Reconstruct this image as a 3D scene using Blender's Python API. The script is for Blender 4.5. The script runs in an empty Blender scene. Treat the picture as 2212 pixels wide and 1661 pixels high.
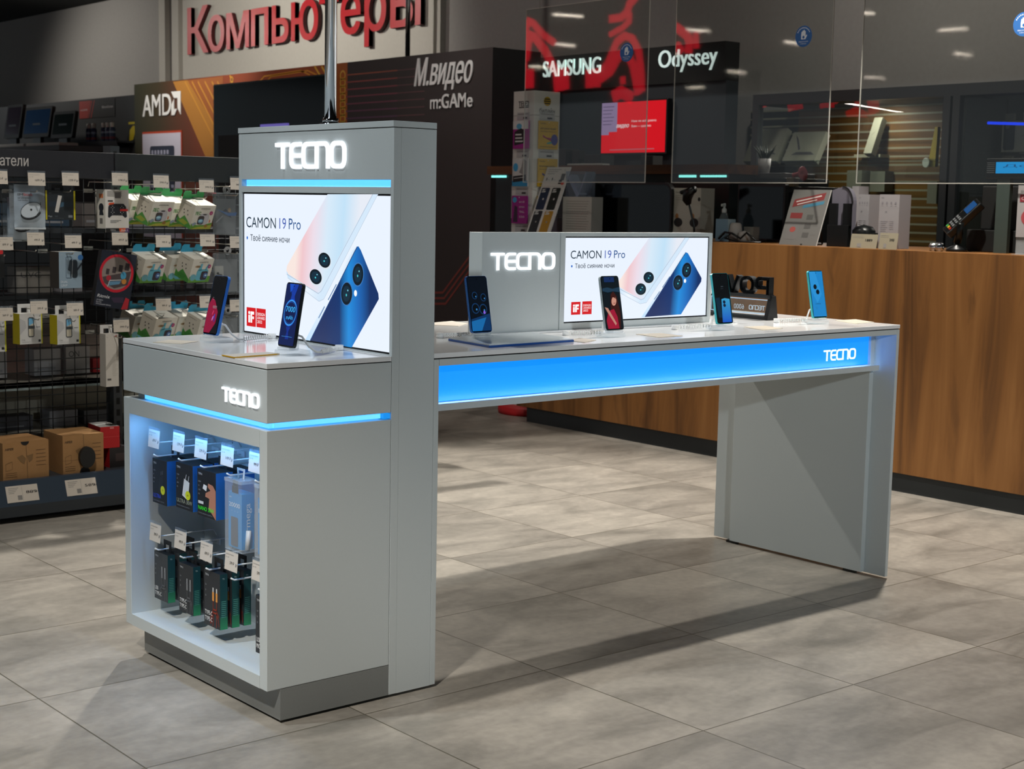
import bpy, bmesh, math, random
from mathutils import Vector as V, Matrix
random.seed(7)
SC = bpy.context.scene
COL = SC.collection
# ------------------------------------------------------------------ camera
CAMP = V((-1.85679515, -3.110245, 1.29334299))
YAW, PITCH, ROLL, FPX = 0.86964688, -0.12012024, 0.01931031, 3247.263
_f = V((math.cos(PITCH)*math.cos(YAW), math.cos(PITCH)*math.sin(YAW), math.sin(PITCH)))
_r = V((math.sin(YAW), -math.cos(YAW), 0)); _u = _r.cross(_f)
_R = math.cos(ROLL)*_r + math.sin(ROLL)*_u; _U = -math.sin(ROLL)*_r + math.cos(ROLL)*_u
cd = bpy.data.cameras.new('camera'); cam = bpy.data.objects.new('camera', cd); COL.objects.link(cam)
cam.matrix_world = Matrix(((_R.x, _U.x, -_f.x, CAMP.x), (_R.y, _U.y, -_f.y, CAMP.y), (_R.z, _U.z, -_f.z, CAMP.z), (0, 0, 0, 1)))
cd.sensor_width = 36.0; cd.lens = 36.0*FPX/2212.0; cd.clip_end = 200
cd.dof.use_dof = True; cd.dof.focus_distance = 4.1; cd.dof.aperture_fstop = 9.0
SC.camera = cam
def at(u, v, ax, val):
    """point where the sight line through photo pixel (u, v) meets the plane ax = val"""
    d = _R*((u-1106)/FPX) - _U*((v-830.5)/FPX) + _f
    i = 'xyz'.index(ax)
    return CAMP + d*((val-CAMP[i])/d[i])
# ------------------------------------------------------------------ view, world, lights
SC.view_settings.view_transform = 'Standard'; SC.view_settings.look = 'None'
SC.view_settings.gamma = 1.0; SC.view_settings.use_curve_mapping = False
SC.view_settings.exposure = 0.0
SC.cycles.use_denoising = True
SC.cycles.max_bounces = 6; SC.cycles.diffuse_bounces = 3; SC.cycles.glossy_bounces = 3
SC.cycles.transparent_max_bounces = 12; SC.cycles.transmission_bounces = 4
SC.cycles.caustics_reflective = False; SC.cycles.caustics_refractive = False
SC.cycles.sample_clamp_indirect = 6.0
w = bpy.data.worlds.new('store_air'); SC.world = w; w.use_nodes = True
w.node_tree.nodes['Background'].inputs[0].default_value = (0.82, 0.93, 1.0, 1)
w.node_tree.nodes['Background'].inputs[1].default_value = 0.215
def aim(o, tgt):
    o.rotation_euler = (V(tgt)-o.location).to_track_quat('-Z', 'Y').to_euler()
def spot(name, loc, tgt, watts, deg, col=(1, .9, .78), rad=.05, blend=.4):
    l = bpy.data.lights.new(name, 'SPOT'); l.energy = watts; l.spot_size = math.radians(deg); l.spot_blend = blend
    l.color = col; l.shadow_soft_size = rad
    o = bpy.data.objects.new(name, l); COL.objects.link(o); o.location = loc; aim(o, tgt); return o
WARM = (1, .945, .86); COOL = (.9, .97, 1.0)
spot('track_spot_table', (3.27, .44, 3.6), (3.08, .44, 0), 500, 78, WARM, .045, .12)
spot('track_spot_aisle', (2.0, 3.3, 3.6), (1.85, 1.35, 0), 480, 64, WARM, .045, .35)
spot('track_spot_front', (-1.75, .75, 3.6), (.12, .4, .8), 205, 62, COOL, .05)
spot('track_spot_left', (-2.3, -1.7, 3.6), (-.85, -.6, 0), 820, 48, WARM, .1, .6)
spot('fill_spot_far', (-1.2, -7.6, 3.2), (1.75, .3, 1.0), 760, 25, COOL, .1, .9)  # added low fill, brightens the -Y faces and the light box
spot('track_spot_right', (3.4, -1.6, 3.6), (3.2, -1.3, 0), 90, 70, WARM, .1)
spot('track_spot_gondola', (-.2, 1.0, 3.6), (.7, 2.8, .8), 260, 75, WARM, .1)
spot('track_spot_sign', (3.8, 9.6, 3.55), (6.3, 9.8, 2.8), 210, 100, WARM, .1)
spot('track_spot_grey_wall', (3.75, 14.5, 3.58), (6.3, 13.8, 1.7), 190, 115, WARM, .13, .8)
spot('fill_spot_tower_top', (-.1, .55, 3.6), (.14, .4, .9), 60, 22, COOL, .05, .6)  # added narrow fill, lifts the countertop but not the upright faces
spot('track_spot_brown_wall', (2.2, 7.6, 3.6), (5.0, 7.8, 1.9), 120, 95, WARM, .1)
spot('fill_spot_back_wall', (4.75, 2.2, 3.55), (6.3, 2.6, 2.7), 60, 140, WARM, .15, .8)  # added wash that lifts the wall at the right
spot('track_spot_counter', (2.2, 2.2, 3.6), (4.0, 2.5, .9), 52, 95, WARM, .1)
spot('fill_spot_gaming_desk', (4.2, 4.9, 3.55), (4.95, 5.0, 1.4), 60, 90, WARM, .1)  # added fill to bring out the raised desk's brown top
def area(name, loc, tgt, watts, sx, sy, col):
    l = bpy.data.lights.new(name, 'AREA'); l.shape = 'RECTANGLE'; l.size = sx; l.size_y = sy; l.energy = watts; l.color = col
    o = bpy.data.objects.new(name, l); COL.objects.link(o); o.location = loc; aim(o, tgt); return o
o = area('showcase_fill', (5.86, 2.75, 1.945), (5.95, 2.75, 0), 13, .05, 1.3, WARM)  # added fill inside the showcase, brightens the dark slats
o = area('showcase_fill', (5.86, 1.2, 1.945), (5.95, 1.2, 0), 5, .05, 1.3, WARM)  # second added fill, for the right bay
# ------------------------------------------------------------------ materials
def lin(h):
    h = h.lstrip('#'); c = [int(h[i:i+2], 16)/255 for i in (0, 2, 4)]
    return tuple(x/12.92 if x <= .04045 else ((x+.055)/1.055)**2.4 for x in c)+(1,)
_M = {}
def mat(name, hexc, rough=.5, metal=0., spec=.5, emit=0., ehex=None, coat=0.):
    if name in _M: return _M[name]
    m = bpy.data.materials.new(name); m.use_nodes = True; b = m.node_tree.nodes['Principled BSDF']
    b.inputs['Base Color'].default_value = lin(hexc); b.inputs['Roughness'].default_value = rough
    b.inputs['Metallic'].default_value = metal; b.inputs['Specular IOR Level'].default_value = spec
    if emit: b.inputs['Emission Color'].default_value = lin(ehex or hexc); b.inputs['Emission Strength'].default_value = emit
    if coat: b.inputs['Coat Weight'].default_value = coat; b.inputs['Coat Roughness'].default_value = .05
    _M[name] = m; return m
def K(hexc, rough=.55): return mat('print_'+hexc.lstrip('#'), hexc, rough)             # printed colour
def L(hexc, s=1.0): return mat('lit_%s_%d' % (hexc.lstrip('#'), s*100), '#000000', .4, emit=s, ehex=hexc)  # backlit colour
def nodes(name):
    m = bpy.data.materials.new(name); m.use_nodes = True; nt = m.node_tree
    return m, nt, nt.nodes['Principled BSDF'], nt.nodes.new, nt.links.new
def clear(name, tint='#ffffff', gloss=.02, haze=0., hcol='#ffffff', ior=1.49):
    if name in _M: return _M[name]
    m = bpy.data.materials.new(name); m.use_nodes = True; nt = m.node_tree; nt.nodes.clear(); n = nt.nodes.new; l = nt.links.new
    out = n('ShaderNodeOutputMaterial'); tr = n('ShaderNodeBsdfTransparent'); tr.inputs[0].default_value = lin(tint)
    gl = n('ShaderNodeBsdfGlossy'); gl.inputs['Roughness'].default_value = gloss
    fr = n('ShaderNodeFresnel'); fr.inputs[0].default_value = ior
    gm = n('ShaderNodeNewGeometry'); bf = n('ShaderNodeMath'); bf.operation = 'SUBTRACT'; bf.inputs[0].default_value = 1.0; l(gm.outputs['Backfacing'], bf.inputs[1])
    ff = n('ShaderNodeMath'); ff.operation = 'MULTIPLY'; l(fr.outputs[0], ff.inputs[0]); l(bf.outputs[0], ff.inputs[1])   # only the outer face mirrors
    mx = n('ShaderNodeMixShader'); l(ff.outputs[0], mx.inputs[0]); l(tr.outputs[0], mx.inputs[1]); l(gl.outputs[0], mx.inputs[2])
    last = mx
    if haze:
        df = n('ShaderNodeBsdfDiffuse'); df.inputs[0].default_value = lin(hcol); m2 = n('ShaderNodeMixShader'); m2.inputs[0].default_value = haze
        l(mx.outputs[0], m2.inputs[1]); l(df.outputs[0], m2.inputs[2]); last = m2
    l(last.outputs[0], out.inputs[0]); _M[name] = m; return m
def ramp_uv(name, stops, emit=0., rough=.35, axis=0):
    """colour bands printed along u (axis 0) or v (axis 1) of the UV map"""
    if name in _M: return _M[name]
    m, nt, b, n, l = nodes(name)
    uv = n('ShaderNodeUVMap'); sp = n('ShaderNodeSeparateXYZ'); cr = n('ShaderNodeValToRGB')
    l(uv.outputs[0], sp.inputs[0]); l(sp.outputs[axis], cr.inputs[0]); e = cr.color_ramp.elements
    while len(e) < len(stops): e.new(.5)
    for i, (p, c) in enumerate(stops): e[i].position = p; e[i].color = lin(c)
    if emit:
        b.inputs['Base Color'].default_value = (0, 0, 0, 1); l(cr.outputs[0], b.inputs['Emission Color']); b.inputs['Emission Strength'].default_value = emit
    else: l(cr.outputs[0], b.inputs['Base Color'])
    b.inputs['Roughness'].default_value = rough; _M[name] = m; return m
# floor: square concrete-look tiles, 60 cm
def floor_mat():
    m, nt, b, n, l = nodes('concrete_tiles')
    tc = n('ShaderNodeNewGeometry'); mp = n('ShaderNodeVectorMath'); mp.operation = 'SUBTRACT'; mp.inputs[1].default_value = (.8475, -.6697, 0)
    l(tc.outputs['Position'], mp.inputs[0])
    sc = n('ShaderNodeVectorMath'); sc.operation = 'SCALE'; sc.inputs['Scale'].default_value = 1/.6026; l(mp.outputs[0], sc.inputs[0])
    fl = n('ShaderNodeVectorMath'); fl.operation = 'FLOOR'; l(sc.outputs[0], fl.inputs[0])
    frc = n('ShaderNodeVectorMath'); frc.operation = 'FRACTION'; l(sc.outputs[0], frc.inputs[0])
    wn = n('ShaderNodeTexWhiteNoise'); wn.noise_dimensions = '3D'; l(fl.outputs[0], wn.inputs['Vector'])
    off = n('ShaderNodeVectorMath'); off.operation = 'MULTIPLY_ADD'; l(wn.outputs['Color'], off.inputs[0]); off.inputs[1].default_value = (9, 9, 9); l(mp.outputs[0], off.inputs[2])
    st = n('ShaderNodeVectorMath'); st.operation = 'MULTIPLY'; l(off.outputs[0], st.inputs[0]); st.inputs[1].default_value = (1.0, 2.1, 1)
    n1 = n('ShaderNodeTexNoise'); n1.inputs['Scale'].default_value = 2.6; n1.inputs['Detail'].default_value = 7; n1.inputs['Roughness'].default_value = .62; n1.inputs['Distortion'].default_value = .5
    l(st.outputs[0], n1.inputs['Vector'])
    n2 = n('ShaderNodeTexNoise'); n2.inputs['Scale'].default_value = 38; n2.inputs['Detail'].default_value = 5; l(off.outputs[0], n2.inputs['Vector'])
    cr = n('ShaderNodeValToRGB'); e = cr.color_ramp.elements
    e[0].position = .3; e[0].color = lin('#7d7971'); e[1].position = .72; e[1].color = lin('#aea79c'); x = e.new(.5); x.color = lin('#989289')
    l(n1.outputs[0], cr.inputs[0])
    mx = n('ShaderNodeMix'); mx.data_type = 'RGBA'; mx.blend_type = 'OVERLAY'; mx.inputs[0].default_value = .22; l(cr.outputs[0], mx.inputs[6]); l(n2.outputs[0], mx.inputs[7])
    hv = n('ShaderNodeHueSaturation'); mr = n('ShaderNodeMapRange'); mr.inputs[3].default_value = .88; mr.inputs[4].default_value = 1.1
    l(wn.outputs['Value'], mr.inputs[0]); l(mr.outputs[0], hv.inputs['Value']); l(mx.outputs[2], hv.inputs['Color'])
    # joints
    sx = n('ShaderNodeSeparateXYZ'); l(frc.outputs[0], sx.inputs[0]); ds = []
    for i in (0, 1):
        a = n('ShaderNodeMath'); a.operation = 'PINGPONG'; a.inputs[1].default_value = .5; l(sx.outputs[i], a.inputs[0]); ds.append(a)
    mn = n('ShaderNodeMath'); mn.operation = 'MINIMUM'; l(ds[0].outputs[0], mn.inputs[0]); l(ds[1].outputs[0], mn.inputs[1])
    lt = n('ShaderNodeMath'); lt.operation = 'LESS_THAN'; lt.inputs[1].default_value = .0033; l(mn.outputs[0], lt.inputs[0])
    jm = n('ShaderNodeMix'); jm.data_type = 'RGBA'; l(lt.outputs[0], jm.inputs[0]); l(hv.outputs[0], jm.inputs[6]); jm.inputs[7].default_value = lin('#5d584c')
    l(jm.outputs[2], b.inputs['Base Color'])
    rr = n('ShaderNodeMapRange'); rr.inputs[3].default_value = .3; rr.inputs[4].default_value = .46; l(n1.outputs[0], rr.inputs[0]); l(rr.outputs[0], b.inputs['Roughness'])
    b.inputs['Specular IOR Level'].default_value = .4
    return m
def wood_mat(name, c0, c1, c2, vert=True, gs=1.0):
    m, nt, b, n, l = nodes(name)
    g = n('ShaderNodeNewGeometry'); ml = n('ShaderNodeVectorMath'); ml.operation = 'MULTIPLY'
    ml.inputs[1].default_value = (6.5*gs, 6.5*gs, .5*gs) if vert else (9*gs, .55*gs, 9*gs); l(g.outputs['Position'], ml.inputs[0])
    n1 = n('ShaderNodeTexNoise'); n1.inputs['Scale'].default_value = 1.0; n1.inputs['Detail'].default_value = 8; n1.inputs['Roughness'].default_value = .6; n1.inputs['Distortion'].default_value = .8; l(ml.outputs[0], n1.inputs['Vector'])
    cr = n('ShaderNodeValToRGB'); e = cr.color_ramp.elements; e[0].position = .32; e[0].color = lin(c0); e[1].position = .7; e[1].color = lin(c2); x = e.new(.5); x.color = lin(c1); l(n1.outputs[0], cr.inputs[0])
    # cracks and knots
    m2 = n('ShaderNodeVectorMath'); m2.operation = 'MULTIPLY'; m2.inputs[1].default_value = (3.2*gs, 3.2*gs, .9*gs) if vert else (3.2, .9, 3.2); l(g.outputs['Position'], m2.inputs[0])
    n2 = n('ShaderNodeTexNoise'); n2.inputs['Scale'].default_value = 1.6; n2.inputs['Detail'].default_value = 5; n2.inputs['Distortion'].default_value = 1.2; l(m2.outputs[0], n2.inputs['Vector'])
    r2 = n('ShaderNodeMapRange'); r2.inputs[1].default_value = .63; r2.inputs[2].default_value = .74; l(n2.outputs[0], r2.inputs[0])
    vo = n('ShaderNodeTexVoronoi'); vo.inputs['Scale'].default_value = 2.0; vo.inputs['Randomness'].default_value = 1; m3 = n('ShaderNodeVectorMath'); m3.operation = 'MULTIPLY'; m3.inputs[1].default_value = (1.5, 1.5, .7); l(g.outputs['Position'], m3.inputs[0]); l(m3.outputs[0], vo.inputs['Vector'])
    r3 = n('ShaderNodeMapRange'); r3.inputs[1].default_value = .085; r3.inputs[2].default_value = .02; l(vo.outputs['Distance'], r3.inputs[0])
    mxm = n('ShaderNodeMath'); mxm.operation = 'MAXIMUM'; l(r2.outputs[0], mxm.inputs[0]); l(r3.outputs[0], mxm.inputs[1])
    mu = n('ShaderNodeMath'); mu.operation = 'MULTIPLY'; mu.inputs[1].default_value = .55; l(mxm.outputs[0], mu.inputs[0])
    mx = n('ShaderNodeMix'); mx.data_type = 'RGBA'; l(mu.outputs[0], mx.inputs[0]); l(cr.outputs[0], mx.inputs[6]); mx.inputs[7].default_value = lin(c0)[:3]+(1,)
    dk = n('ShaderNodeVectorMath')
    l(mx.outputs[2], b.inputs['Base Color']); b.inputs['Roughness'].default_value = .5; b.inputs['Specular IOR Level'].default_value = .3
    nt.nodes.remove(dk); return m
def speckle(name, c0, c1, scale, rough, metal=0.):
    m, nt, b, n, l = nodes(name)
    t = n('ShaderNodeTexCoord'); n1 = n('ShaderNodeTexNoise'); n1.inputs['Scale'].default_value = scale; n1.inputs['Detail'].default_value = 3; l(t.outputs['Object'], n1.inputs['Vector'])
    mx = n('ShaderNodeMix'); mx.data_type = 'RGBA'; l(n1.outputs[0], mx.inputs[0]); mx.inputs[6].default_value = lin(c0); mx.inputs[7].default_value = lin(c1)
    l(mx.outputs[2], b.inputs['Base Color']); b.inputs['Roughness'].default_value = rough; b.inputs['Metallic'].default_value = metal
    return m
M_FLOOR = floor_mat()
M_OAK = wood_mat('oak_laminate', '#553820', '#85592f', '#98693b')
M_SLATW = wood_mat('brown_slats', '#43301a', '#6a4a22', '#7c5a2c', False)
M_DESKW = wood_mat('desk_wood', '#3c2415', '#5a3518', '#6e431d', False)
M_WALL = speckle('grey_plaster', '#9d9a96', '#a8a5a1', 30, .85)
M_WALLB = speckle('pale_lit_plaster', '#c3bfb5', '#ccc8be', 30, .8)  # on the sign panel this paler tone holds the spotlight's brightening
M_BODY = speckle('light_grey_laminate', '#c3cacb', '#c7cecf', 300, .42)
M_TOP = mat('white_gloss_top', '#eeeff0', .12, spec=.5)
M_SLABE = M_BODY
M_GAP = mat('dark_gap', '#101214', .8)
M_PLINTH = speckle('grey_metal_plinth', '#858887', '#8b8e8d', 200, .42, .3)
M_CEIL = mat('black_ceiling', '#0b0d0c', .9)
M_CHROME = mat('chrome', '#c9ccd0', .08, 1.0)
M_WIRE = mat('dark_wire', '#262a2d', .45, .4)
M_HOOK = mat('zinc_wire', '#b9b6ae', .3, .9)
M_WHITEW = mat('white_wire', '#e4e8ec', .35)
M_STEEL = mat('charcoal_steel', '#3a3f44', .5, .2)
M_HEAD = speckle('charcoal_header', '#1b1d23', '#202229', 200, .6)
M_HEAD2 = speckle('green_grey_header', '#1e2427', '#23292c', 200, .6)
M_BLACK = mat('black_plastic', '#0d0f10', .35)
M_BLACKM = mat('black_matt', '#0b0c0d', .7)
M_SCREENOFF = mat('screen_off', '#040506', .1, spec=.5)
M_WHITE = mat('white_plastic', '#e6e6e4', .4)
M_PAPER = mat('tag_paper', '#d6cdc1', .6)
M_INK = mat('ink', '#1b1a1a', .6)
M_INKG = mat('grey_ink', '#8d8a86', .6)
M_BLUELED = mat('blue_led', '#bfe2ff', .4, emit=1.5, ehex='#45aaff')
M_LOGO = mat('lit_white_logo', '#ffffff', .4, emit=1.15, ehex='#f4f8ff')
M_CLEAR = clear('clear_plastic', '#fafcfd', .03, .2, '#eef3f6')
M_TAGCLR = clear('tag_sleeve', '#eef3f8', .05, .12, '#cfdbe8')
M_PANE = clear('acrylic_pane', '#e9ebe9', .03, .01, '#8a8d8a', 1.75)
M_PEDGE = mat('acrylic_edge', '#b9b6ae', .4)
M_GLASS = clear('showcase_glass', '#e6ebe8', .01)
M_KRAFT = speckle('kraft_card', '#a87d4d', '#b3885a', 40, .75)
# ------------------------------------------------------------------ mesh builder
X, Y, Z = V((1, 0, 0)), V((0, 1, 0)), V((0, 0, 1))
def FR(o, u, v):
    u, v = V(u), V(v); n = u.cross(v).normalized()
    return Matrix(((u.x, v.x, n.x, o[0]), (u.y, v.y, n.y, o[1]), (u.z, v.z, n.z, o[2]), (0, 0, 0, 1)))
def rrect(x0, y0, x1, y1, r, k=5, ry=None):
    ry = r if ry is None else ry; P = []
    for cx, cy, a in ((x1-r, y0+ry, -90), (x1-r, y1-ry, 0), (x0+r, y1-ry, 90), (x0+r, y0+ry, 180)):
        for i in range(k+1):
            t = math.radians(a+90*i/k); P.append((cx+r*math.cos(t), cy+ry*math.sin(t)))
    return P
_GL = {}
def _splines(t):
    cu = bpy.data.curves.new('t', 'FONT'); cu.body = t; ob = bpy.data.objects.new('t', cu); COL.objects.link(ob)
    c = ob.to_curve(bpy.context.evaluated_depsgraph_get()); S = []
    for sp in c.splines:
        P = []; B = sp.bezier_points; n = len(B)
        for i in range(n):
            p, q = B[i], B[(i+1) % n]; c0, c1, c2, c3 = p.co.to_2d(), p.handle_right.to_2d(), q.handle_left.to_2d(), q.co.to_2d(); ch = c3-c0
            flat = ch.length < 1e-6 or max(abs(ch.cross(c1-c0)), abs(ch.cross(c2-c0)))/ch.length < .004; k = 1 if flat else 4
            for j in range(k): u = j/k; w_ = 1-u; P.append(c0*w_**3+c1*3*w_*w_*u+c2*3*w_*u*u+c3*u**3)
        S.append([(p.x, p.y) for p in P])
    ob.to_curve_clear(); bpy.data.objects.remove(ob); bpy.data.curves.remove(cu); return S
def _fill(S):
    """non-zero winding fill of closed outlines, cut into level trapezoids"""
    E = []; ys = set()
    for P in S:
        for (x0, y0), (x1, y1) in zip(P, P[1:]+P[:1]):
            ys.add(round(y0, 4))
            if abs(y0-y1) > 1e-6: E.append((x0, y0, x1, y1, 1) if y0 < y1 else (x1, y1, x0, y0, -1))
    for i in range(len(E)):
        for j in range(i):
            a, b = E[i], E[j]
            if a[3] <= b[1] or b[3] <= a[1]: continue
            d1 = (a[2]-a[0], a[3]-a[1]); d2 = (b[2]-b[0], b[3]-b[1]); D = d1[0]*d2[1]-d1[1]*d2[0]
            if abs(D) < 1e-9: continue
            t = ((b[0]-a[0])*d2[1]-(b[1]-a[1])*d2[0])/D; u = ((b[0]-a[0])*d1[1]-(b[1]-a[1])*d1[0])/D
            if 0 < t < 1 and 0 < u < 1: ys.add(round(a[1]+t*d1[1], 4))
    Y_ = sorted(ys); Q = []
    for y0, y1 in zip(Y_, Y_[1:]):
        if y1-y0 < 2e-4: continue
        m = (y0+y1)/2; L_ = []
        for e in E:
            if e[1] <= m < e[3]:
                f = lambda y: e[0]+(e[2]-e[0])*(y-e[1])/(e[3]-e[1]); L_.append((f(m), f(y0), f(y1), e[4]))
        L_.sort(); w_ = 0
        for k, l in enumerate(L_):
            if w_ == 0: st_ = l
            w_ += l[3]
            if w_ == 0: Q.append(((st_[1], y0), (l[1], y0), (l[2], y1), (st_[2], y1)))
    return Q
def _glyphs():
    xm = lambda S: max(p[0] for P in S for p in P); h1 = xm(_splines('H')); ah = xm(_splines('HH'))-h1
    for ch in 'ABCDEFGHIJKLMNOPQRSTUVWXYZabcdefghijklmnopqrstuvwxyz0123456789.,:-—%₽АБВГДЕЖЗИЙКЛМНОПРСТУФХЦЧШЩЪЫЬЭЮЯабвгдеёжзийклмнопрстуфхцчшщъыьэюя':
        S = _splines(ch); _GL[ch] = (S, _fill(S), xm(_splines('H'+ch+'H'))-h1-ah)
    _GL[' '] = ([], [], ah*.38)
_glyphs()
CAP = max(p[1] for P in _GL['H'][0] for p in P)
def text_geo(t, shear=0.):
    """outlines and fill quads of a line of lettering, at font size 1"""
    x = 0; O = []; Q = []
    for ch in t:
        S, F, ad = _GL[ch]; sh = lambda p: (p[0]+x+shear*p[1], p[1])
        O += [[sh(p) for p in P] for P in S]; Q += [[sh(p) for p in q] for q in F]; x += ad
    return O, Q
class MB:
    def __init__(s): s.v = []; s.f = []; s.mi = []; s.mats = []; s.uv = []; s.sm = []
    def idx(s, m):
        if m not in s.mats: s.mats.append(m)
        return s.mats.index(m)
    def add(s, m, vs, fs, smooth=False, uvs=None):
        b = len(s.v); i = s.idx(m); s.v += [tuple(v) for v in vs]
        for f in fs:
            s.f.append(tuple(b+k for k in f)); s.mi.append(i); s.sm.append(smooth); s.uv.append([uvs[k] for k in f] if uvs else [(0, 0)]*len(f))
        return s
    def box(s, m, a, b, bev=0., fr=None):
        x0, y0, z0 = [min(p, q) for p, q in zip(a, b)]; x1, y1, z1 = [max(p, q) for p, q in zip(a, b)]
        if bev:
            bm = bmesh.new(); bmesh.ops.create_cube(bm, size=1)
            for v in bm.verts: v.co = V(((x0+x1)/2+v.co.x*(x1-x0), (y0+y1)/2+v.co.y*(y1-y0), (z0+z1)/2+v.co.z*(z1-z0)))
            bmesh.ops.bevel(bm, geom=bm.edges[:], offset=bev, segments=2, profile=.5, affect='EDGES')
            bm.verts.index_update(); vs = [v.co.copy() for v in bm.verts]; fs = [[v.index for v in f.verts] for f in bm.faces]; bm.free()
        else:
            vs = [V((x, y, z)) for x in (x0, x1) for y in (y0, y1) for z in (z0, z1)]
            fs = [(0, 1, 3, 2), (4, 6, 7, 5), (0, 4, 5, 1), (2, 3, 7, 6), (0, 2, 6, 4), (1, 5, 7, 3)]
        if fr is not None: vs = [fr @ v for v in vs]
        return s.add(m, vs, fs)
    def poly(s, m, pts, fr, d=0., d1=None, uvs=None, m2=None):
        """flat polygon at height d above the frame, or a prism from d to d1"""
        a = sum(p[0]*q[1]-q[0]*p[1] for p, q in zip(pts, pts[1:]+pts[:1]))
        if a < 0:
            pts = pts[::-1]; uvs = uvs[::-1] if uvs else None
        n = len(pts)
        if d1 is None: return s.add(m, [fr @ V((p[0], p[1], d)) for p in pts], [tuple(range(n))], uvs=uvs)
        s.add(m, [fr @ V((p[0], p[1], d1)) for p in pts], [tuple(range(n))], uvs=uvs)
        vs = [fr @ V((p[0], p[1], d)) for p in pts]+[fr @ V((p[0], p[1], d1)) for p in pts]
        return s.add(m2 or m, vs, [tuple(range(n))[::-1]]+[(i, (i+1) % n, n+(i+1) % n, n+i) for i in range(n)])
    def rect(s, m, x0, y0, x1, y1, fr, d=0., d1=None): return s.poly(m, [(x0, y0), (x1, y0), (x1, y1), (x0, y1)], fr, d, d1)
    def disc(s, m, cx, cy, rx, ry, fr, d=0., d1=None, n=20, rot=0.):
        c, q = math.cos(rot), math.sin(rot)
        return s.poly(m, [(cx+rx*math.cos(t)*c-ry*math.sin(t)*q, cy+rx*math.cos(t)*q+ry*math.sin(t)*c) for t in [2*math.pi*i/n for i in range(n)]], fr, d, d1)
    def line(s, m, pts, w, fr, d=0., d1=None, closed=False):
        P = [V(p) for p in pts]; n = len(P); A = []; B = []
        for i in range(n):
            a = P[i-1] if (i or closed) else None; c = P[(i+1) % n] if (i < n-1 or closed) else None
            d1_ = (P[i]-a).normalized() if a is not None else (c-P[i]).normalized(); d2_ = (c-P[i]).normalized() if c is not None else d1_
            t = (d1_+d2_); t = t.normalized() if t.length > 1e-6 else d1_
            nn = V((-t.y, t.x)); k = w/2/max(.35, nn.dot(V((-d1_.y, d1_.x))))
            A.append(P[i]+nn*k); B.append(P[i]-nn*k)
        m_ = n if closed else n-1; D = d if d1 is None else d1
        vs = [fr @ V((p.x, p.y, D)) for p in A+B]; fs = [(n+i, n+(i+1) % n, (i+1) % n, i) for i in range(m_)]
        if d1 is not None:
            vs += [fr @ V((p.x, p.y, d)) for p in A+B]; o = 2*n
            fs += [(i, (i+1) % n, o+(i+1) % n, o+i) for i in range(m_)]+[(o+n+i, o+n+(i+1) % n, n+(i+1) % n, n+i) for i in range(m_)]
            if not closed: fs += [(0, o, o+n, n), (n-1, n+n-1, o+n+n-1, o+n-1)]
        return s.add(m, vs, fs)
    def text(s, m, t, x, y, h, fr, w=None, d=.0004, al='l', bold=0., shear=0., ext=0., m2=None):
        O, Q = text_geo(t, shear)
        if not Q: return s
        if bold > 0:      # heavier strokes: the same glyphs set again a hair to each side
            for i, (a, c) in enumerate(((-1, -.5), (1, .5), (-1, .5), (1, -.5))): s.text(m, t, x+a*bold*h*.9, y+c*bold*h*.9, h, fr, w, d+2e-5*(i+1), al, 0., shear, ext, m2)
        k = h/CAP; xs = [p[0] for P in O for p in P]; x0, x1 = min(xs), max(xs); kx = w/(x1-x0) if w else k
        W = (x1-x0)*kx; ox = x-(0 if al == 'l' else W/2 if al == 'c' else W); f = lambda p, dd: fr @ V((ox+(p[0]-x0)*kx, y+p[1]*k, dd))
        s.add(m, [f(p, d+ext) for q in Q for p in q], [(4*i, 4*i+1, 4*i+2, 4*i+3) for i in range(len(Q))])
        if ext:
            for P in O:
                n = len(P); s.add(m2 or m, [f(p, d+ext) for p in P]+[f(p, d) for p in P], [(i, (i+1) % n, n+(i+1) % n, n+i) for i in range(n)])
        return s
    def tube(s, m, path, r, n=8, closed=False):
        P = [V(p) for p in path]; k = len(P); vs = []; up = None
        for i in range(k):
            a = P[i-1] if (i or closed) else P[i]; b = P[(i+1) % k] if (i < k-1 or closed) else P[i]
            t = (b-a).normalized()
            if up is None: up = t.orthogonal().normalized()
            up = (up-t*up.dot(t)); up = up.normalized() if up.length > 1e-5 else t.orthogonal().normalized()
            q = t.cross(up); rr = r[i] if isinstance(r, (list, tuple)) else r
            vs += [P[i]+(up*math.cos(2*math.pi*j/n)+q*math.sin(2*math.pi*j/n))*rr for j in range(n)]
        kk = k if closed else k-1
        fs = [(i*n+j, i*n+(j+1) % n, ((i+1) % k)*n+(j+1) % n, ((i+1) % k)*n+j) for i in range(kk) for j in range(n)]
        if not closed: fs += [tuple(range(n))[::-1], tuple((k-1)*n+j for j in range(n))]
        return s.add(m, vs, fs, True)
    def cyl(s, m, c, r, z0, z1, n=20, r1=None):
        return s.lathe(m, c, [(0, z0), (r, z0), (r if r1 is None else r1, z1), (0, z1)], n)
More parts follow.
